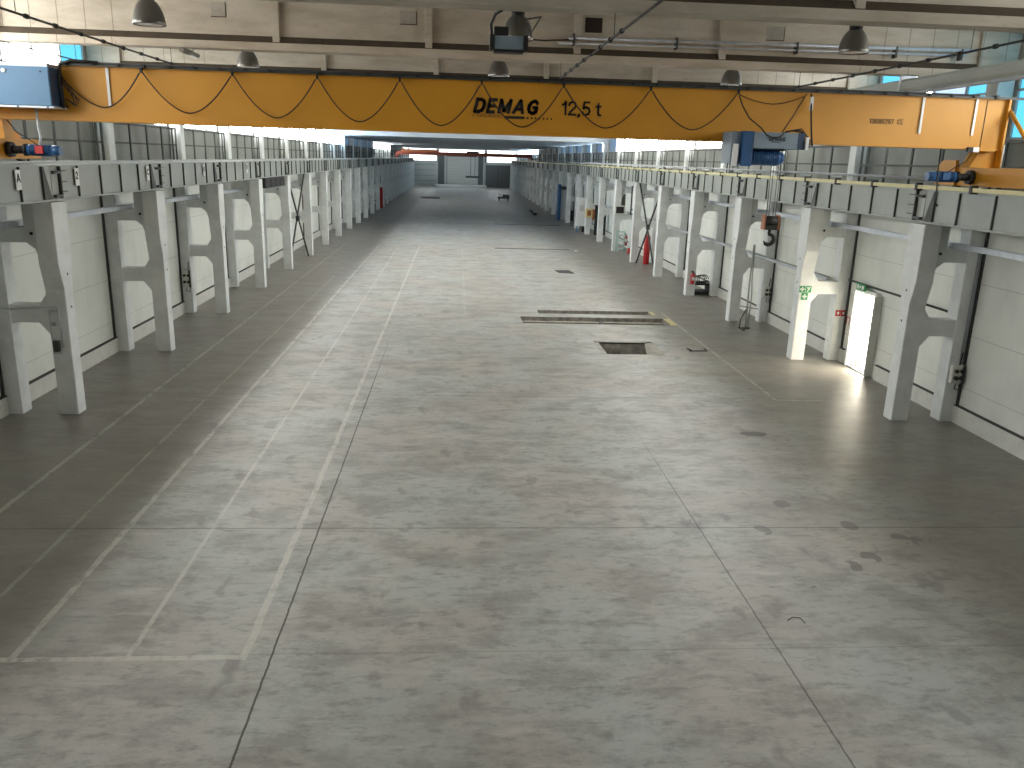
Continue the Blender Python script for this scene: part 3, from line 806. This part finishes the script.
# left control cabinet
cab = MB().box(-8.75, -7.04, YC - .52, YC - .02, 6.32, 6.96).build('control_cabinet', 'blue', crane, bevel=.01); cab['label'] = 'blue metal cabinet'
MB().box(-7.045, -7.03, YC - .50, YC - .04, 6.34, 6.94).build('side_panel', 'blue_dark', cab)
MB().box(-8.75, -7.0, YC - .54, YC, 6.285, 6.315).build('shelf', 'steel_light', cab)
MB().cyl((-7.78, YC - .54, 6.88), (-7.78, YC - .52, 6.88), .035, n=14).build('round_badge', 'white', cab)
MB().cyl((-7.17, YC - .53, 6.88), (-7.17, YC - .52, 6.88), .015, n=10).build('lock', 'black', cab)
for i in range(3): MB().cyl((-8.1 + i * .5, YC - .53, 6.298), (-8.1 + i * .5, YC - .545, 6.298), .02, n=10).build('bolt', 'blue_dark', cab)
MB().box(-8.75, -7.1, YC - .40, YC - .02, 6.97, 7.03).build('cable_duct', 'steel_light', cab)
MB().tube([(-7.47, YC - .18, 6.29), (-7.47, YC - .18, 5.95), (-7.44, YC - .2, 5.80), (-7.47, YC - .22, 5.66)], .022, 8).build('motor_cable', 'steel_light', crane)
# end carriages, legs, wheels
for s in (-1, 1):
    xc = X(s, 9.4)
    car = MB().box(xc - .15, xc + .15, 13.0, 17.45, 5.40, 5.76).build('end_carriage', 'yellow', crane, bevel=.006)
    MB().prism([(xc - .34, 5.76), (xc + .20, 5.76), (xc + .18, gz0), (xc - .16, gz0)], 'y', YC + .08, YC + .40).build('leg', 'yellow', crane)
    MB().box(xc + .16 if s > 0 else xc - .19, xc + .19 if s > 0 else xc - .16, YC - .1, YC + .46, 5.45, gz0 + .1).build('leg_plate', 'yellow', crane)
    for yy in (13.5, 16.95):
        MB().cyl((xc - .05, yy, 5.47), (xc + .05, yy, 5.47), .118, n=24).build('wheel', 'steel_dark', crane)
    MB().prism([(16.7, 5.40), (17.4, 5.40), (17.4, 5.76), (17.2, 5.90), (16.75, 5.90)], 'x', xc - .22, xc - .15).build('gear_plate', 'yellow', crane)
    # drive motor on the aisle side
    xm = xc - s * .15; ym = 16.22; zm = 5.57
    md = -s
    MB().cyl((xm, ym, zm), (xm + md * .36, ym, zm), .075, .07, 20).cyl((xm + md * .02, ym, zm), (xm + md * .10, ym, zm), .14, .13, 24).cyl((xm + md * .30, ym, zm), (xm + md * .36, ym, zm), .11, n=20).build('gear_case', 'black', crane)
    xm = xm + md * .20
    mo = MB().cyl((xm + md * .16, ym, zm), (xm + md * .60, ym, zm), .095, .095, 20)
    for i in range(9): mo.cyl((xm + md * (.22 + i * .04), ym, zm), (xm + md * (.232 + i * .04), ym, zm), .108, n=20)
    mo.cyl((xm + md * .60, ym, zm), (xm + md * .74, ym, zm), .095, .088, 20)
    mo.build('drive_motor', 'motor', crane)
    MB().box(xm + md * .34, xm + md * .48, ym - .13, ym - .05, zm - .06, zm + .08).build('terminal_box', 'red' if s < 0 else 'motor', crane)
    MB().tube([(xm + md * .4, ym - .1, zm + .08), (xm + md * .25, ym - .14, zm + .2), (xm + md * .05, ym - .1, zm + .3), (xm - md * .18, ym + .05, gz0)], .01, 6).build('motor_lead', 'black', crane)
# limit switch box and front strut on the right
MB().box(9.96, 10.08, YC - .12, YC - .05, 6.05, 6.14).build('limit_switch', 'white', crane)
MB().box(9.86, 9.96, YC - .12, YC - .05, 6.05, 6.14).build('limit_switch', 'black', crane)
MB().box(10.08, 10.42, YC - .12, YC - .0, 6.07, 6.10).build('switch_arm', 'yellow', crane)
MB().tube([(10.60, YC - .02, 6.86), (10.60, YC - .9, 6.1), (10.55, YC - 1.5, 5.74)], .04, 8).build('strut', 'yellow', crane)
MB().tube([(10.585, YC - .1, 6.2), (10.585, YC - .1, 5.76)], .012, 6).build('edge_pipe', 'white', crane)
# collector arm
MB().tube([(9.47, YC + .15, 6.1), (9.45, YC + .1, 5.7), (9.40, YC - .05, 5.3), (9.30, YC - .2, 5.10), (9.33, YC - .28, 5.02)], .016, 6).build('collector_arm', 'black', crane)

# ------------------------------------------------------------------ hoist under the girder
hoist = empty('hoist_trolley', (5.8, 15.8, 5.65), 'blue and grey hoist hanging under the crane girder at right', 'hoist')
ya, yb = 15.28, 15.84
MB().box(5.40, 6.22, ya, yb, 5.98, 6.27).build('drum_cover', 'grey_cover', hoist, bevel=.012)
MB().box(6.22, 6.36, ya + .02, yb, 5.98, 6.27).build('end_box', 'blue_dark', hoist, bevel=.008)
MB().box(5.20, 5.40, ya + .02, yb, 5.66, 6.28).build('gearbox', 'motor', hoist, bevel=.01)
MB().box(5.02, 5.20, ya + .12, yb + .1, 5.70, 6.27).build('side_frame', 'grey_cover', hoist, bevel=.008)
MB().box(5.05, 5.14, ya + .05, ya + .12, 5.66, 6.05).build('white_plate', 'white', hoist)
dr = MB().cyl((5.40, ya + .28, 5.82), (6.0, ya + .28, 5.82), .135, n=28)
for i in range(12): dr.cyl((5.48 + i * .042, ya + .28, 5.82), (5.495 + i * .042, ya + .28, 5.82), .143, n=28)
dr.cyl((6.0, ya + .28, 5.82), (6.08, ya + .28, 5.82), .12, .09, 24)
dr.build('rope_drum', 'motor', hoist)
stroke_text('DEMAG', 5.68, ya - .003, 6.12, .065, .012, hoist, shear=.22, sx=.95, gap=.16)
MB().box(5.72, 5.90, ya - .005, ya, 6.09, 6.10).build('logo_bar', 'ink', hoist)
MB().box(6.05, 6.10, 15.5, 16.55, 5.95, 6.09).box(5.2, 5.25, 15.5, 16.55, 5.95, 6.09).box(5.2, 6.1, 15.83, 15.88, 5.9, 6.08).build('trolley_frame', 'steel_dark', hoist)
for xx in (5.45, 5.95):
    for yy in (15.90, 16.50): MB().cyl((xx, yy - .03, 6.17), (xx, yy + .03, 6.17), .055, n=16).build('trolley_wheel', 'steel_dark', hoist)
for i in range(5):
    MB().tube([(6.0, ya + .2, 6.27), (6.1 + .05 * i, ya + .1, 6.31 + .01 * i), (6.35 + .02 * i, ya + .08, 6.29 - .02 * i), (6.46 + .02 * i, ya + .1, 6.18 - .02 * i), (6.38, ya + .12, 6.10 - .03 * i)], .011, 6).build('loose_cable', 'black', hoist)
MB().tube([(6.63, YC - .10, 7.0), (6.62, YC - .2, 6.7), (6.56, YC - .45, 6.35), (6.55, YC - .6, 6.05)], .017, 8).build('cable_arm', 'black', hoist)
MB().box(6.60, 6.66, YC - .17, YC - .13, 6.70, 6.95).build('arm_sleeve', 'white', hoist)
MB().box(6.37, 6.42, ya - .03, ya + .02, 5.98, 6.2).build('end_strip', 'white', hoist)
MB().tube([(5.24, YC - .12, 6.93), (5.30, YC - .2, 6.74), (5.38, YC - .4, 6.52), (5.48, ya - .06, 6.34), (5.6, ya - .06, 6.22), (5.74, ya - .06, 6.16), (5.86, ya - .05, 6.19), (6.0, ya + .05, 6.30)], .013, 6).build('feed_cable', 'cable', hoist)
MB().tube([(6.5, YC - .12, 6.95), (6.25, YC - .3, 6.6), (5.98, ya + .2, 6.28)], .011, 6).build('feed_cable', 'cable', hoist)
# ropes, hook block
hy = ya + .28
for xx in (5.88, 5.93, 6.02, 6.07):
    MB().tube([(xx, hy, 5.72), (5.97 + (xx - 5.97) * .9, hy, 4.70)], .006, 6).build('wire_rope', 'steel_dark', hoist)
blk = MB().box(5.86, 6.10, hy - .07, hy + .07, 4.50, 4.72).build('hook_block', 'black', hoist, bevel=.01)
for xx in (5.83, 6.10):
    MB().box(xx, xx + .03, hy - .09, hy + .09, 4.50, 4.78).build('cheek_plate', 'orange', blk, bevel=.008)
MB().cyl((5.86, hy, 4.66), (6.10, hy, 4.66), .10, n=20).build('sheave', 'black', blk)
pts = [(5.98, hy, 4.50), (5.98, hy, 4.42)]
for i in range(15):
    a = math.radians(95 - i * 18.5)
    pts.append((5.98 + .098 * math.cos(a) * 1, hy, 4.315 + .098 * math.sin(a)))
rad = [.03, .03] + [.03 + .012 * math.sin(PI * i / 14) - (.018 if i > 12 else 0) for i in range(15)]
MB().tube(pts, rad, 10).build('hook', 'black', blk)

# ------------------------------------------------------------------ far second crane
t = empty('bridge_crane', (1, 120, 5.35), 'rust-red bridge crane far away at the end of the hall', 'crane')
MB().box(-8.6, 10.6, 120, 120.5, 5.80, 6.22).build('girder', 'redlead', t)
MB().box(-8.6, 10.6, 121.6, 122.1, 5.86, 6.28).build('girder', 'redlead', t)
for s in (-1, 1): MB().box(X(s, 9.22), X(s, 9.58), 118.2, 123.8, 5.38, 5.80).build('end_carriage', 'redlead', t)
MB().box(-7.9, -2.6, 120.2, 121.4, 6.22, 6.55).build('machinery_cover', 'orange', t)
MB().box(1.3, 3.0, 119.9, 122.0, 6.22, 6.5).build('trolley', 'steel_dark', t)
for i in range(6): MB().tube([(-1.5 + i * 1.9, 119.95, 6.3), (-1.2 + i * 1.9, 119.95, 6.05)], .04, 6).build('hanger', 'steel_dark', t)
for xx in (1.9, 2.5): MB().tube([(xx, 120.9, 5.9), (xx, 120.9, 3.1)], .035, 6).build('wire_rope', 'steel_dark', t)
MB().box(1.2, 3.1, 120.8, 121.0, 2.85, 3.1).build('load_bar', 'steel_dark', t)

# ------------------------------------------------------------------ cross braces
for s in (-1, 1):
    xx = X(s, 9.42); ya, yb = Y0 + 24.45, Y0 + 29.55
    t = empty('cross_brace', (xx, (ya + yb) / 2, 0.05), 'dark steel X-shaped brace between the fifth and sixth %s columns' % SIDE[s], 'brace')
    for (a1, a2, off) in ((ya, yb, -.04), (yb, ya, .04)):
        d = MB(); d.prism([(a1 - .09, .0), (a1 + .09, .0), (a2 + .09, 4.54), (a2 - .09, 4.54)], 'x', xx + off - .03, xx + off + .03)
        d.build('diagonal_bar', 'steel_dark', t)
    MB().box(xx - .08, xx + .08, (ya + yb) / 2 - .15, (ya + yb) / 2 + .15, 2.14, 2.42).build('centre_plate', 'steel_dark', t)

# ------------------------------------------------------------------ small things
def extinguisher(x, y, z, label, h=.5):
    t = empty('fire_extinguisher', (x, y, z), label, 'fire extinguisher', 'fire extinguishers')
    r = h * .16
    MB().lathe(x, y, [(0, z), (r * .9, z), (r, z + .02), (r, z + h * .68), (r * .75, z + h * .77), (r * .3, z + h * .82), (0, z + h * .82)], 18).build('cylinder', 'red', t)
    MB().cyl((x, y, z + h * .82), (x, y, z + h * .92), r * .35, n=10).box(x - r * .9, x + r * .2, y - .015, y + .015, z + h * .9, z + h).build('valve', 'black', t)
    MB().tube([(x + r * .2, y, z + h * .88), (x + r * 1.3, y, z + h * .75), (x + r * 1.35, y, z + h * .3)], .011, 6).build('hose', 'black', t)
    MB().box(x - r * .6, x + r * .6, y - r - .006, y - r + .01, z + h * .3, z + h * .55).build('white_sticker', 'white', t)
    MB().box(x - r * .5, x + r * .5, y + r * .8, y + r + .12, z + h * .4, z + h * .5).build('wall_bracket', 'steel_dark', t)
extinguisher(X(1, 9.42), Y0 + 18 - .34, .55, 'red fire extinguisher hung on the fourth right column', .58)
extinguisher(X(1, 10.0), Y0 + 36 - .35, .4, 'red fire extinguisher between the seventh and eighth right columns', .8)

# tall red gas cylinder
t = empty('gas_cylinder', (10.95, 47.0, 0), 'tall red gas cylinder with a white cap, behind the right cross brace', 'gas cylinder')
MB().lathe(10.95, 47.0, [(0, 0), (.17, 0), (.18, .03), (.18, 1.50), (.15, 1.62), (.08, 1.70), (0, 1.72)], 24).build('body', 'red', t)
MB().lathe(10.95, 47.0, [(.10, 1.66), (.10, 1.92), (.07, 1.99), (0, 2.0)], 20).build('cap', 'white', t)

# small stand with shelves and red box
t = empty('shelf_stand', (10.55, 53.0, 0), 'small mint-coloured shelf stand behind the seventh right column', 'stand')
for i in range(5): MB().box(10.36, 10.86, 52.9, 53.3, .2 + i * .28, .23 + i * .28).build('shelf', 'mint', t)
for xx in (10.34, 10.84):
    for yy in (52.9, 53.26): MB().box(xx, xx + .035, yy, yy + .035, 0, 1.4).build('leg', 'mint', t)
t = empty('tool_box', (11.05, 52.3, 0), 'small red tool box on the floor beside the mint stand', 'box')
MB().box(10.98, 11.4, 52.2, 52.6, 0, .34).build('body', 'red', t, bevel=.02)
MB().tube([(11.05, 52.4, .34), (11.05, 52.4, .42), (11.33, 52.4, .42), (11.33, 52.4, .34)], .015, 6).build('handle', 'black', t)
# monitor box on arm
t = empty('control_monitor', (10.55, 53.3, 2.5), 'small grey monitor with dark screen on the seventh right column', 'monitor')
MB().box(10.16, 10.80, 53.25, 53.62, 2.42, 2.95).build('housing', 'offwhite', t, bevel=.02)
MB().box(10.23, 10.72, 53.23, 53.25, 2.48, 2.88).build('screen', 'black', t)
MB().box(10.5, 10.7, 53.6, 53.72, 2.6, 2.8).build('wall_arm', 'steel_dark', t)
# dark pipe frame
t = empty('pipe_frame', (11.0, 52.0, 2.4), 'dark square pipe frame beside the monitor, right column row', 'frame')
fm = MB()
for a, b2 in (((10.9, 2.5), (10.9, 4.2)), ((10.9, 4.2), (11.6, 4.2)), ((10.9, 2.5), (11.5, 2.5)), ((10.9, 2.8), (11.5, 2.8))):
    fm.tube([(a[0], 51.9, a[1]), (b2[0], 51.9, b2[1])], .04, 8)
fm.build('pipes', 'steel_dark', t)
# wall cabinet
t = empty('wall_box', (11.2, 58.0, 2.3), 'pale wall box with black edges between the seventh and eighth right columns', 'box')
MB().box(10.95, 11.35, 58.0, 58.3, 2.3, 3.3).build('body', 'offwhite', t); MB().box(11.35, 11.74, 57.95, 58.3, 2.2, 3.5).build('back_box', 'steel_dark', t)

# white cabinet, orange box and dark curtain further on
t = empty('machine_cabinet', (10.2, 67.4, 0), 'tall white cabinet standing beyond the ninth right column', 'cabinet')
MB().box(9.75, 10.75, 67.5, 68.2, .5, 2.75).build('body', 'white', t, bevel=.02)
MB().box(9.78, 9.86, 67.5, 67.6, 0, .5).box(10.64, 10.72, 67.5, 67.6, 0, .5).build('legs', 'blue', t)
MB().box(9.95, 10.3, 67.47, 67.5, 1.7, 2.2).build('door_panel', 'offwhite', t)
MB().box(10.2, 10.7, 67.2, 67.5, .05, .5).build('base_motor', 'black', t)
t = empty('control_box', (10.4, 65.2, 0), 'orange and cream control box fixed to the ninth right column', 'control box')
MB().box(10.12, 10.68, 65.3, 65.62, 1.35, 2.05).build('body', 'cond', t, bevel=.02)
MB().box(10.68, 10.86, 65.3, 65.62, 1.2, 2.0).build('side_box', 'orange', t)
MB().box(10.25, 10.55, 65.28, 65.3, 1.5, 1.9).build('front_label', 'orange', t)
t = empty('welding_curtain', (11.1, 64.0, 0), 'dark hanging curtain beside the orange control box', 'curtain')
cv = MB()
n = 24
prof = [(10.62 + .9 * i / n, 63.9 + .06 * math.sin(i * 1.3)) for i in range(n + 1)]
prof += [(a, b2 + .02) for a, b2 in prof[::-1]]
cv.prism(prof, 'z', .12, 2.35); cv.build('cloth', 'curtain', t)
MB().tube([(10.55, 63.92, 2.38), (11.6, 63.92, 2.38)], .025, 8).build('rod', 'steel_dark', t)
# blue machine further
t = empty('press_machine', (10.4, 80.5, 0), 'tall blue-grey machine standing far along the right row', 'machine')
MB().box(10.05, 10.75, 81, 82.2, 0, 2.9).build('body', 'steel_light', t, bevel=.03)
MB().box(9.75, 10.05, 80.8, 82.0, 0, 3.4).build('column', 'motor', t, bevel=.03)
MB().box(10.05, 10.6, 80.9, 81.9, 2.9, 3.2).build('head', 'steel_dark', t)
MB().box(10.9, 11.4, 80.8, 82, .0, .9).build('foot_unit', 'black', t)
t = empty('storage_box', (10.8, 74.6, 0), 'low dark box on the floor beyond the tenth right column', 'box')
MB().box(10.7, 11.4, 74.5, 75.2, 0, .45).build('body', 'steel_dark', t, bevel=.02); MB().box(10.68, 11.42, 74.48, 75.22, .45, .5).build('lid', 'black', t)

# black pile near the fourth right column
t = empty('cable_drum', (11.0, 35.6, 0), 'low black rack with tangled cables behind the fourth right column', 'cable rack')
MB().box(10.62, 11.5, 36.05, 36.9, 0, .12).box(10.62, 11.5, 36.05, 36.9, .42, .5).box(10.62, 10.7, 36.05, 36.9, .12, .42).box(11.42, 11.5, 36.05, 36.9, .12, .42).build('rack', 'black', t)
for i in range(3):
    cp = [(10.95 + .18 * i * .6 + .22 * math.cos(a * .5), 36.2 + .06 * i, .68 + .18 * math.sin(a * .5)) for a in range(13)]
    MB().tube(cp, .02, 6).build('cable_loop', 'black', t)

# tall thin stand near the third right column
t = empty('cable_stand', (10.42, 28.3, 0), 'tall thin grey pole stand on the floor by the third right column', 'stand')
MB().tube([(10.42, 28.4, .05), (10.40, 28.4, 1.6), (10.43, 28.4, 3.0)], .03, 8).build('pole', 'steel', t)
MB().tube([(10.50, 28.4, .05), (10.53, 28.4, 1.2), (10.48, 28.4, 1.75), (10.46, 28.4, 3.0)], .022, 8).build('cable', 'steel', t)
MB().box(10.26, 10.58, 28.36, 28.44, 0, .05).box(10.20, 10.26, 28.0, 28.5, 0, .05).build('base', 'steel_dark', t)
MB().tube([(10.2, 28.4, .03), (10.22, 28.4, .35), (10.38, 28.4, .7)], .02, 6).build('brace', 'steel_dark', t)
MB().tube([(10.12, 28.4, .83), (10.82, 28.4, .72)], .022, 6).build('crossbar', 'steel', t)

# signs on the second right column and wall
t = empty('first_aid_sign', (10.28, 23.64, 1.9), 'green and white first aid signs on the second right column', 'sign')
yy = 23.655
def cross(mb, cx, cz, r, w): mb.box(cx - r, cx + r, yy - .012, yy - .006, cz - w, cz + w); mb.box(cx - w, cx + w, yy - .012, yy - .006, cz - r, cz + r)
MB().box(10.20, 10.38, yy - .006, yy, 2.07, 2.27).box(10.40, 10.57, yy - .006, yy, 2.07, 2.27).box(10.28, 10.48, yy - .006, yy, 1.85, 2.06).build('green_plate', 'green', t)
cr = MB(); cross(cr, 10.29, 2.17, .07, .022); cross(cr, 10.38, 1.955, .07, .022)
cr.prism([(10.43, 2.10), (10.46, 2.10), (10.54, 2.24), (10.51, 2.24)], 'y', yy - .012, yy - .006); cr.box(10.43, 10.47, yy - .012, yy - .006, 2.19, 2.24)
cr.build('white_symbols', 'white', t)
t = empty('fire_sign', (11.5, 23.64, 1.4), 'red twin fire sign on the rear leg of the second right column', 'sign')
MB().box(11.40, 11.56, 23.64, 23.648, 1.38, 1.56).box(11.57, 11.72, 23.64, 23.648, 1.38, 1.56).build('red_plate', 'red', t)
MB().box(11.45, 11.51, 23.634, 23.64, 1.43, 1.51).box(11.61, 11.67, 23.634, 23.64, 1.43, 1.51).build('white_symbols', 'white', t)
t = empty('alarm_panel', (X(1, 10.74), 23.4, 1.2), 'white notice with red marks on the wall beside the door', 'sign')
MB().box(X(1, 10.735), X(1, 10.75), 23.12, 23.34, 1.12, 1.42).box(X(1, 10.735), X(1, 10.75), 23.38, 23.55, 1.16, 1.40).build('plate', 'white', t)
rp = MB()
for y1, y2, z1, z2 in ((23.12, 23.34, 1.12, 1.16), (23.12, 23.15, 1.16, 1.42), (23.30, 23.34, 1.16, 1.30), (23.38, 23.55, 1.37, 1.40), (23.38, 23.41, 1.16, 1.37), (23.52, 23.55, 1.16, 1.37), (23.2, 23.26, 1.22, 1.34)):
    rp.box(X(1, 10.728), X(1, 10.735), y1, y2, z1, z2)
rp.build('red_marks', 'red', t)
t = empty('exit_sign', (X(1, 10.6), 22.4, 2.4), 'green emergency exit sign above the bright door', 'sign')
MB().box(X(1, 10.50), X(1, 10.54), 22.28, 22.78, 2.34, 2.52).build('housing', 'green', t)
MB().box(X(1, 10.54), X(1, 10.75), 22.48, 22.56, 2.42, 2.46).build('bracket', 'steel_dark', t)
sp = MB(); xs_ = X(1, 10.498)
sp.box(xs_, xs_ + .003, 22.34, 22.46, 2.38, 2.48); sp.prism([(22.50, 2.43), (22.56, 2.48), (22.56, 2.445), (22.62, 2.445), (22.62, 2.415), (22.56, 2.415), (22.56, 2.38)], 'x', xs_, xs_ + .003)
sp.box(xs_, xs_ + .003, 22.65, 22.73, 2.37, 2.49)
sp.build('white_pictogram', 'white', t)
t = empty('wall_shelf_rail', (X(1, 10.5), 22.5, 2.3), 'dark conduit running above the door to the nearest column', 'conduit')
MB().tube([(X(1, 10.68), 24.2, 2.48), (X(1, 10.68), 18.2, 2.46)], .03, 8).build('tube', 'steel_dark', t)

# sockets boxes
def socket_box(x, y, z, s, label, w=.30, h=.42):
    t = empty('socket_box', (x, y, z), label, 'electrical box', 'electrical socket boxes')
    MB().box(x - w / 2, x + w / 2, y - .14, y, z, z + h).build('housing', 'offwhite', t, bevel=.015)
    so = MB()
    for i in range(2):
        so.cyl((x - .06 + .13 * i, y - .19, z + h * .32), (x - .06 + .13 * i, y - .14, z + h * .32), .05, n=12)
        so.cyl((x - .06 + .13 * i, y - .18, z + h * .7), (x - .06 + .13 * i, y - .14, z + h * .7), .045, n=12)
    so.build('sockets', 'black', t)
    MB().box(x + w / 2 - .07, x + w / 2, y - .15, y - .13, z, z + h).build('cover', 'steel_dark', t)
    MB().tube([(x, y - .1, z), (x - .05, y - .14, z - .12), (x + .08, y - .12, z - .16), (x + .1, y - .08, z)], .014, 6).build('cable', 'black', t)
    MB().tube([(x + .05, y - .05, z + h), (x + .08, y - .05, z + h + .3)], .016, 6).build('conduit', 'black', t)
socket_box(X(1, 10.55), Y0 - .2, .96, 1, 'grey socket box on the rear leg of the nearest right column')
socket_box(X(-1, 10.50), Y0 + 12 - .2, .95, -1, 'grey-black socket box on the rear leg of the third left column', .3, .6)
socket_box(X(1, 10.55), Y0 + 12 - .2, .95, 1, 'dark socket box on the rear leg of the third right column')

# pipe rack on the nearest left column
t = empty('conduit_bracket', (X(-1, 9.45), 17.6, 1.4), 'thin metal conduit frame with switch on the nearest left column', 'conduit')
fm = MB(); yf = 17.63
for a, b2 in (((9.56, 1.38), (9.56, 2.30)), ((9.56, 2.30), (9.36, 2.30)), ((9.36, 2.42), (9.36, 1.50)), ((9.56, 1.38), (9.40, 1.38)), ((9.36, 2.42), (9.44, 2.42))):
    fm.tube([(X(-1, a[0]), yf, a[1]), (X(-1, b2[0]), yf, b2[1])], .013, 8)
fm.build('frame', 'steel_light', t)
MB().box(X(-1, 9.54), X(-1, 9.42), 17.58, 17.66, 1.42, 1.66).build('switch_box', 'steel_dark', t, bevel=.008)
MB().box(X(-1, 9.52), X(-1, 9.46), 17.6, 17.66, 1.98, 2.06).build('junction_box', 'steel', t)
MB().tube([(X(-1, 9.36), yf, 2.40), (X(-1, 10.37), yf, 2.32), (X(-1, 10.60), yf, 2.35), (X(-1, 10.62), yf, 4.0)], .014, 6).build('feed_conduit', 'steel_light', t)

# heater grid on the left
t = empty('air_heater', (X(-1, 9.35), 39, 4.1), 'black louvred air heater between the fourth and fifth left columns', 'heater')
MB().box(X(-1, 9.5), X(-1, 9.25), 36.9, 41.0, 4.12, 4.555).build('housing', 'black', t)
lv = MB()
for i in range(4):
    for j in range(2): lv.box(X(-1, 9.25), X(-1, 9.235), 37.0 + i * 1.0, 37.85 + i * 1.0, 4.15 + j * .19, 4.30 + j * .19)
lv.build('louvres', 'black', t)

# red door/cabinet far left
t = empty('fire_cabinet', (-8.3, 93, 0), 'red fire cabinet far along the left column row', 'cabinet')
MB().box(-8.85, -8.2, 93.3, 93.6, 0, 2.2).build('body', 'red', t); MB().box(-8.8, -8.25, 93.27, 93.3, 1.2, 2.1).build('door_panel', 'red', t)

# things on the far floor
t = empty('pallet_truck', (6.4, 115.5, 0), 'small dark cart with white bin on the distant floor', 'cart')
MB().box(5.6, 7.2, 115.2, 116.4, .3, .55).build('deck', 'steel_dark', t)
for xx in (5.8, 7.0):
    for yy in (115.4, 116.2): MB().cyl((xx - .06, yy, .15), (xx + .06, yy, .15), .15, n=14).build('wheel', 'black', t)
MB().box(5.65, 6.1, 115.3, 116.0, .55, 1.05).build('bin', 'white', t); MB().box(6.3, 7.15, 115.3, 116.2, .55, .85).build('crate', 'steel_dark', t)
t = empty('hand_trolley', (8.0, 87, 0), 'dark tipped hand trolley lying on the distant floor at right', 'trolley')
MB().prism([(8.0, .02), (8.3, .02), (7.75, .55), (7.5, .55)], 'y', 86.8, 87.3).build('plate', 'steel_dark', t)
MB().tube([(7.1, 87, .1), (7.3, 87, .75), (7.5, 87, .75)], .04, 6).build('handle', 'steel_light', t)
MB().cyl((8.2, 86.7, .15), (8.2, 86.8, .15), .15, n=14).build('wheel', 'black', t)
tag(MB().box(7.55, 7.80, 52.5, 52.7, 0, .1).build('paper_scrap', 'white', bevel=.02), 'small white scrap lying at the end of the dark floor slot', 'scrap')
tag(MB().box(2.5, 7.4, 53.7, 53.95, -.01, .012).build('floor_channel', 'steel_dark'), 'long dark channel across the floor ahead of the distant stand', 'channel', 'dark channels across the floor')
tag(MB().box(3.3, 9.2, 74.0, 74.25, -.01, .012).build('floor_channel', 'steel_dark'), 'thin dark channel across the floor near the white cabinet', 'channel', 'dark channels across the floor')
tag(MB().prism([(5.2, 43.4), (6.0, 43.5), (6.15, 42.2), (5.35, 42.4)], 'z', -.01, .012).build('floor_plate', 'joint'), 'dark metal plate in the floor beyond the long pits', 'plate')
tag(MB().prism([(-5.2, 122), (-2.6, 122), (-2.3, 117), (-5.0, 117)], 'z', -.01, .02).build('floor_mat', 'steel_dark'), 'dark grate in the distant floor left of centre', 'grate')
t = MB(); t.tube([(7.35, 24.55, .02), (7.35, 25.0, .02), (7.42, 24.6, .02)], .018, 6); t.tube([(7.35, 24.6, .02), (7.9, 24.65, .02), (7.88, 24.95, .02)], .018, 6)
tag(t.build('wire_loop', 'steel_dark'), 'bent dark wire on the floor right of the square pit', 'wire')
t = MB(); t.tube([(4.33, 9.15, .012), (4.42, 9.22, .012), (4.52, 9.20, .012), (4.53, 9.08, .012)], .006, 6)
tag(t.build('wire_loop', 'black'), 'short black bent wire on the near floor at right', 'wire')

# ------------------------------------------------------------------ world, camera
wd = bpy.data.worlds.new('World'); scene.world = wd; wd.use_nodes = True
bg = wd.node_tree.nodes['Background']; bg.inputs[0].default_value = (.75, .87, 1, 1); bg.inputs[1].default_value = 1.0

F, YAW, PITCH, ROLL, H = 818.65, .0720, .2686, .0298, 5.6712
cy, sy, cp, sp_ = math.cos(YAW), math.sin(YAW), math.cos(PITCH), math.sin(PITCH)
fwd = Vector((sy * cp, cy * cp, -sp_)); right = Vector((cy, -sy, 0)); up = right.cross(fwd)
r2 = right * math.cos(ROLL) + up * math.sin(ROLL); u2 = up * math.cos(ROLL) - right * math.sin(ROLL)
cam = bpy.data.cameras.new('camera'); co = bpy.data.objects.new('camera', cam); COL.objects.link(co)
mat = Matrix((r2, u2, -fwd)).transposed().to_4x4(); mat.translation = Vector((0, 0, H))
co.matrix_world = mat
cam.sensor_width = 36; cam.lens = F / 1024 * 36; cam.clip_start = .1; cam.clip_end = 500
scene.camera = co
scene.view_settings.view_transform = 'Standard'; scene.view_settings.look = 'None'
scene.view_settings.exposure = 0.2; scene.view_settings.gamma = 1; scene.view_settings.use_curve_mapping = False
scene.cycles.max_bounces = 8; scene.cycles.diffuse_bounces = 6
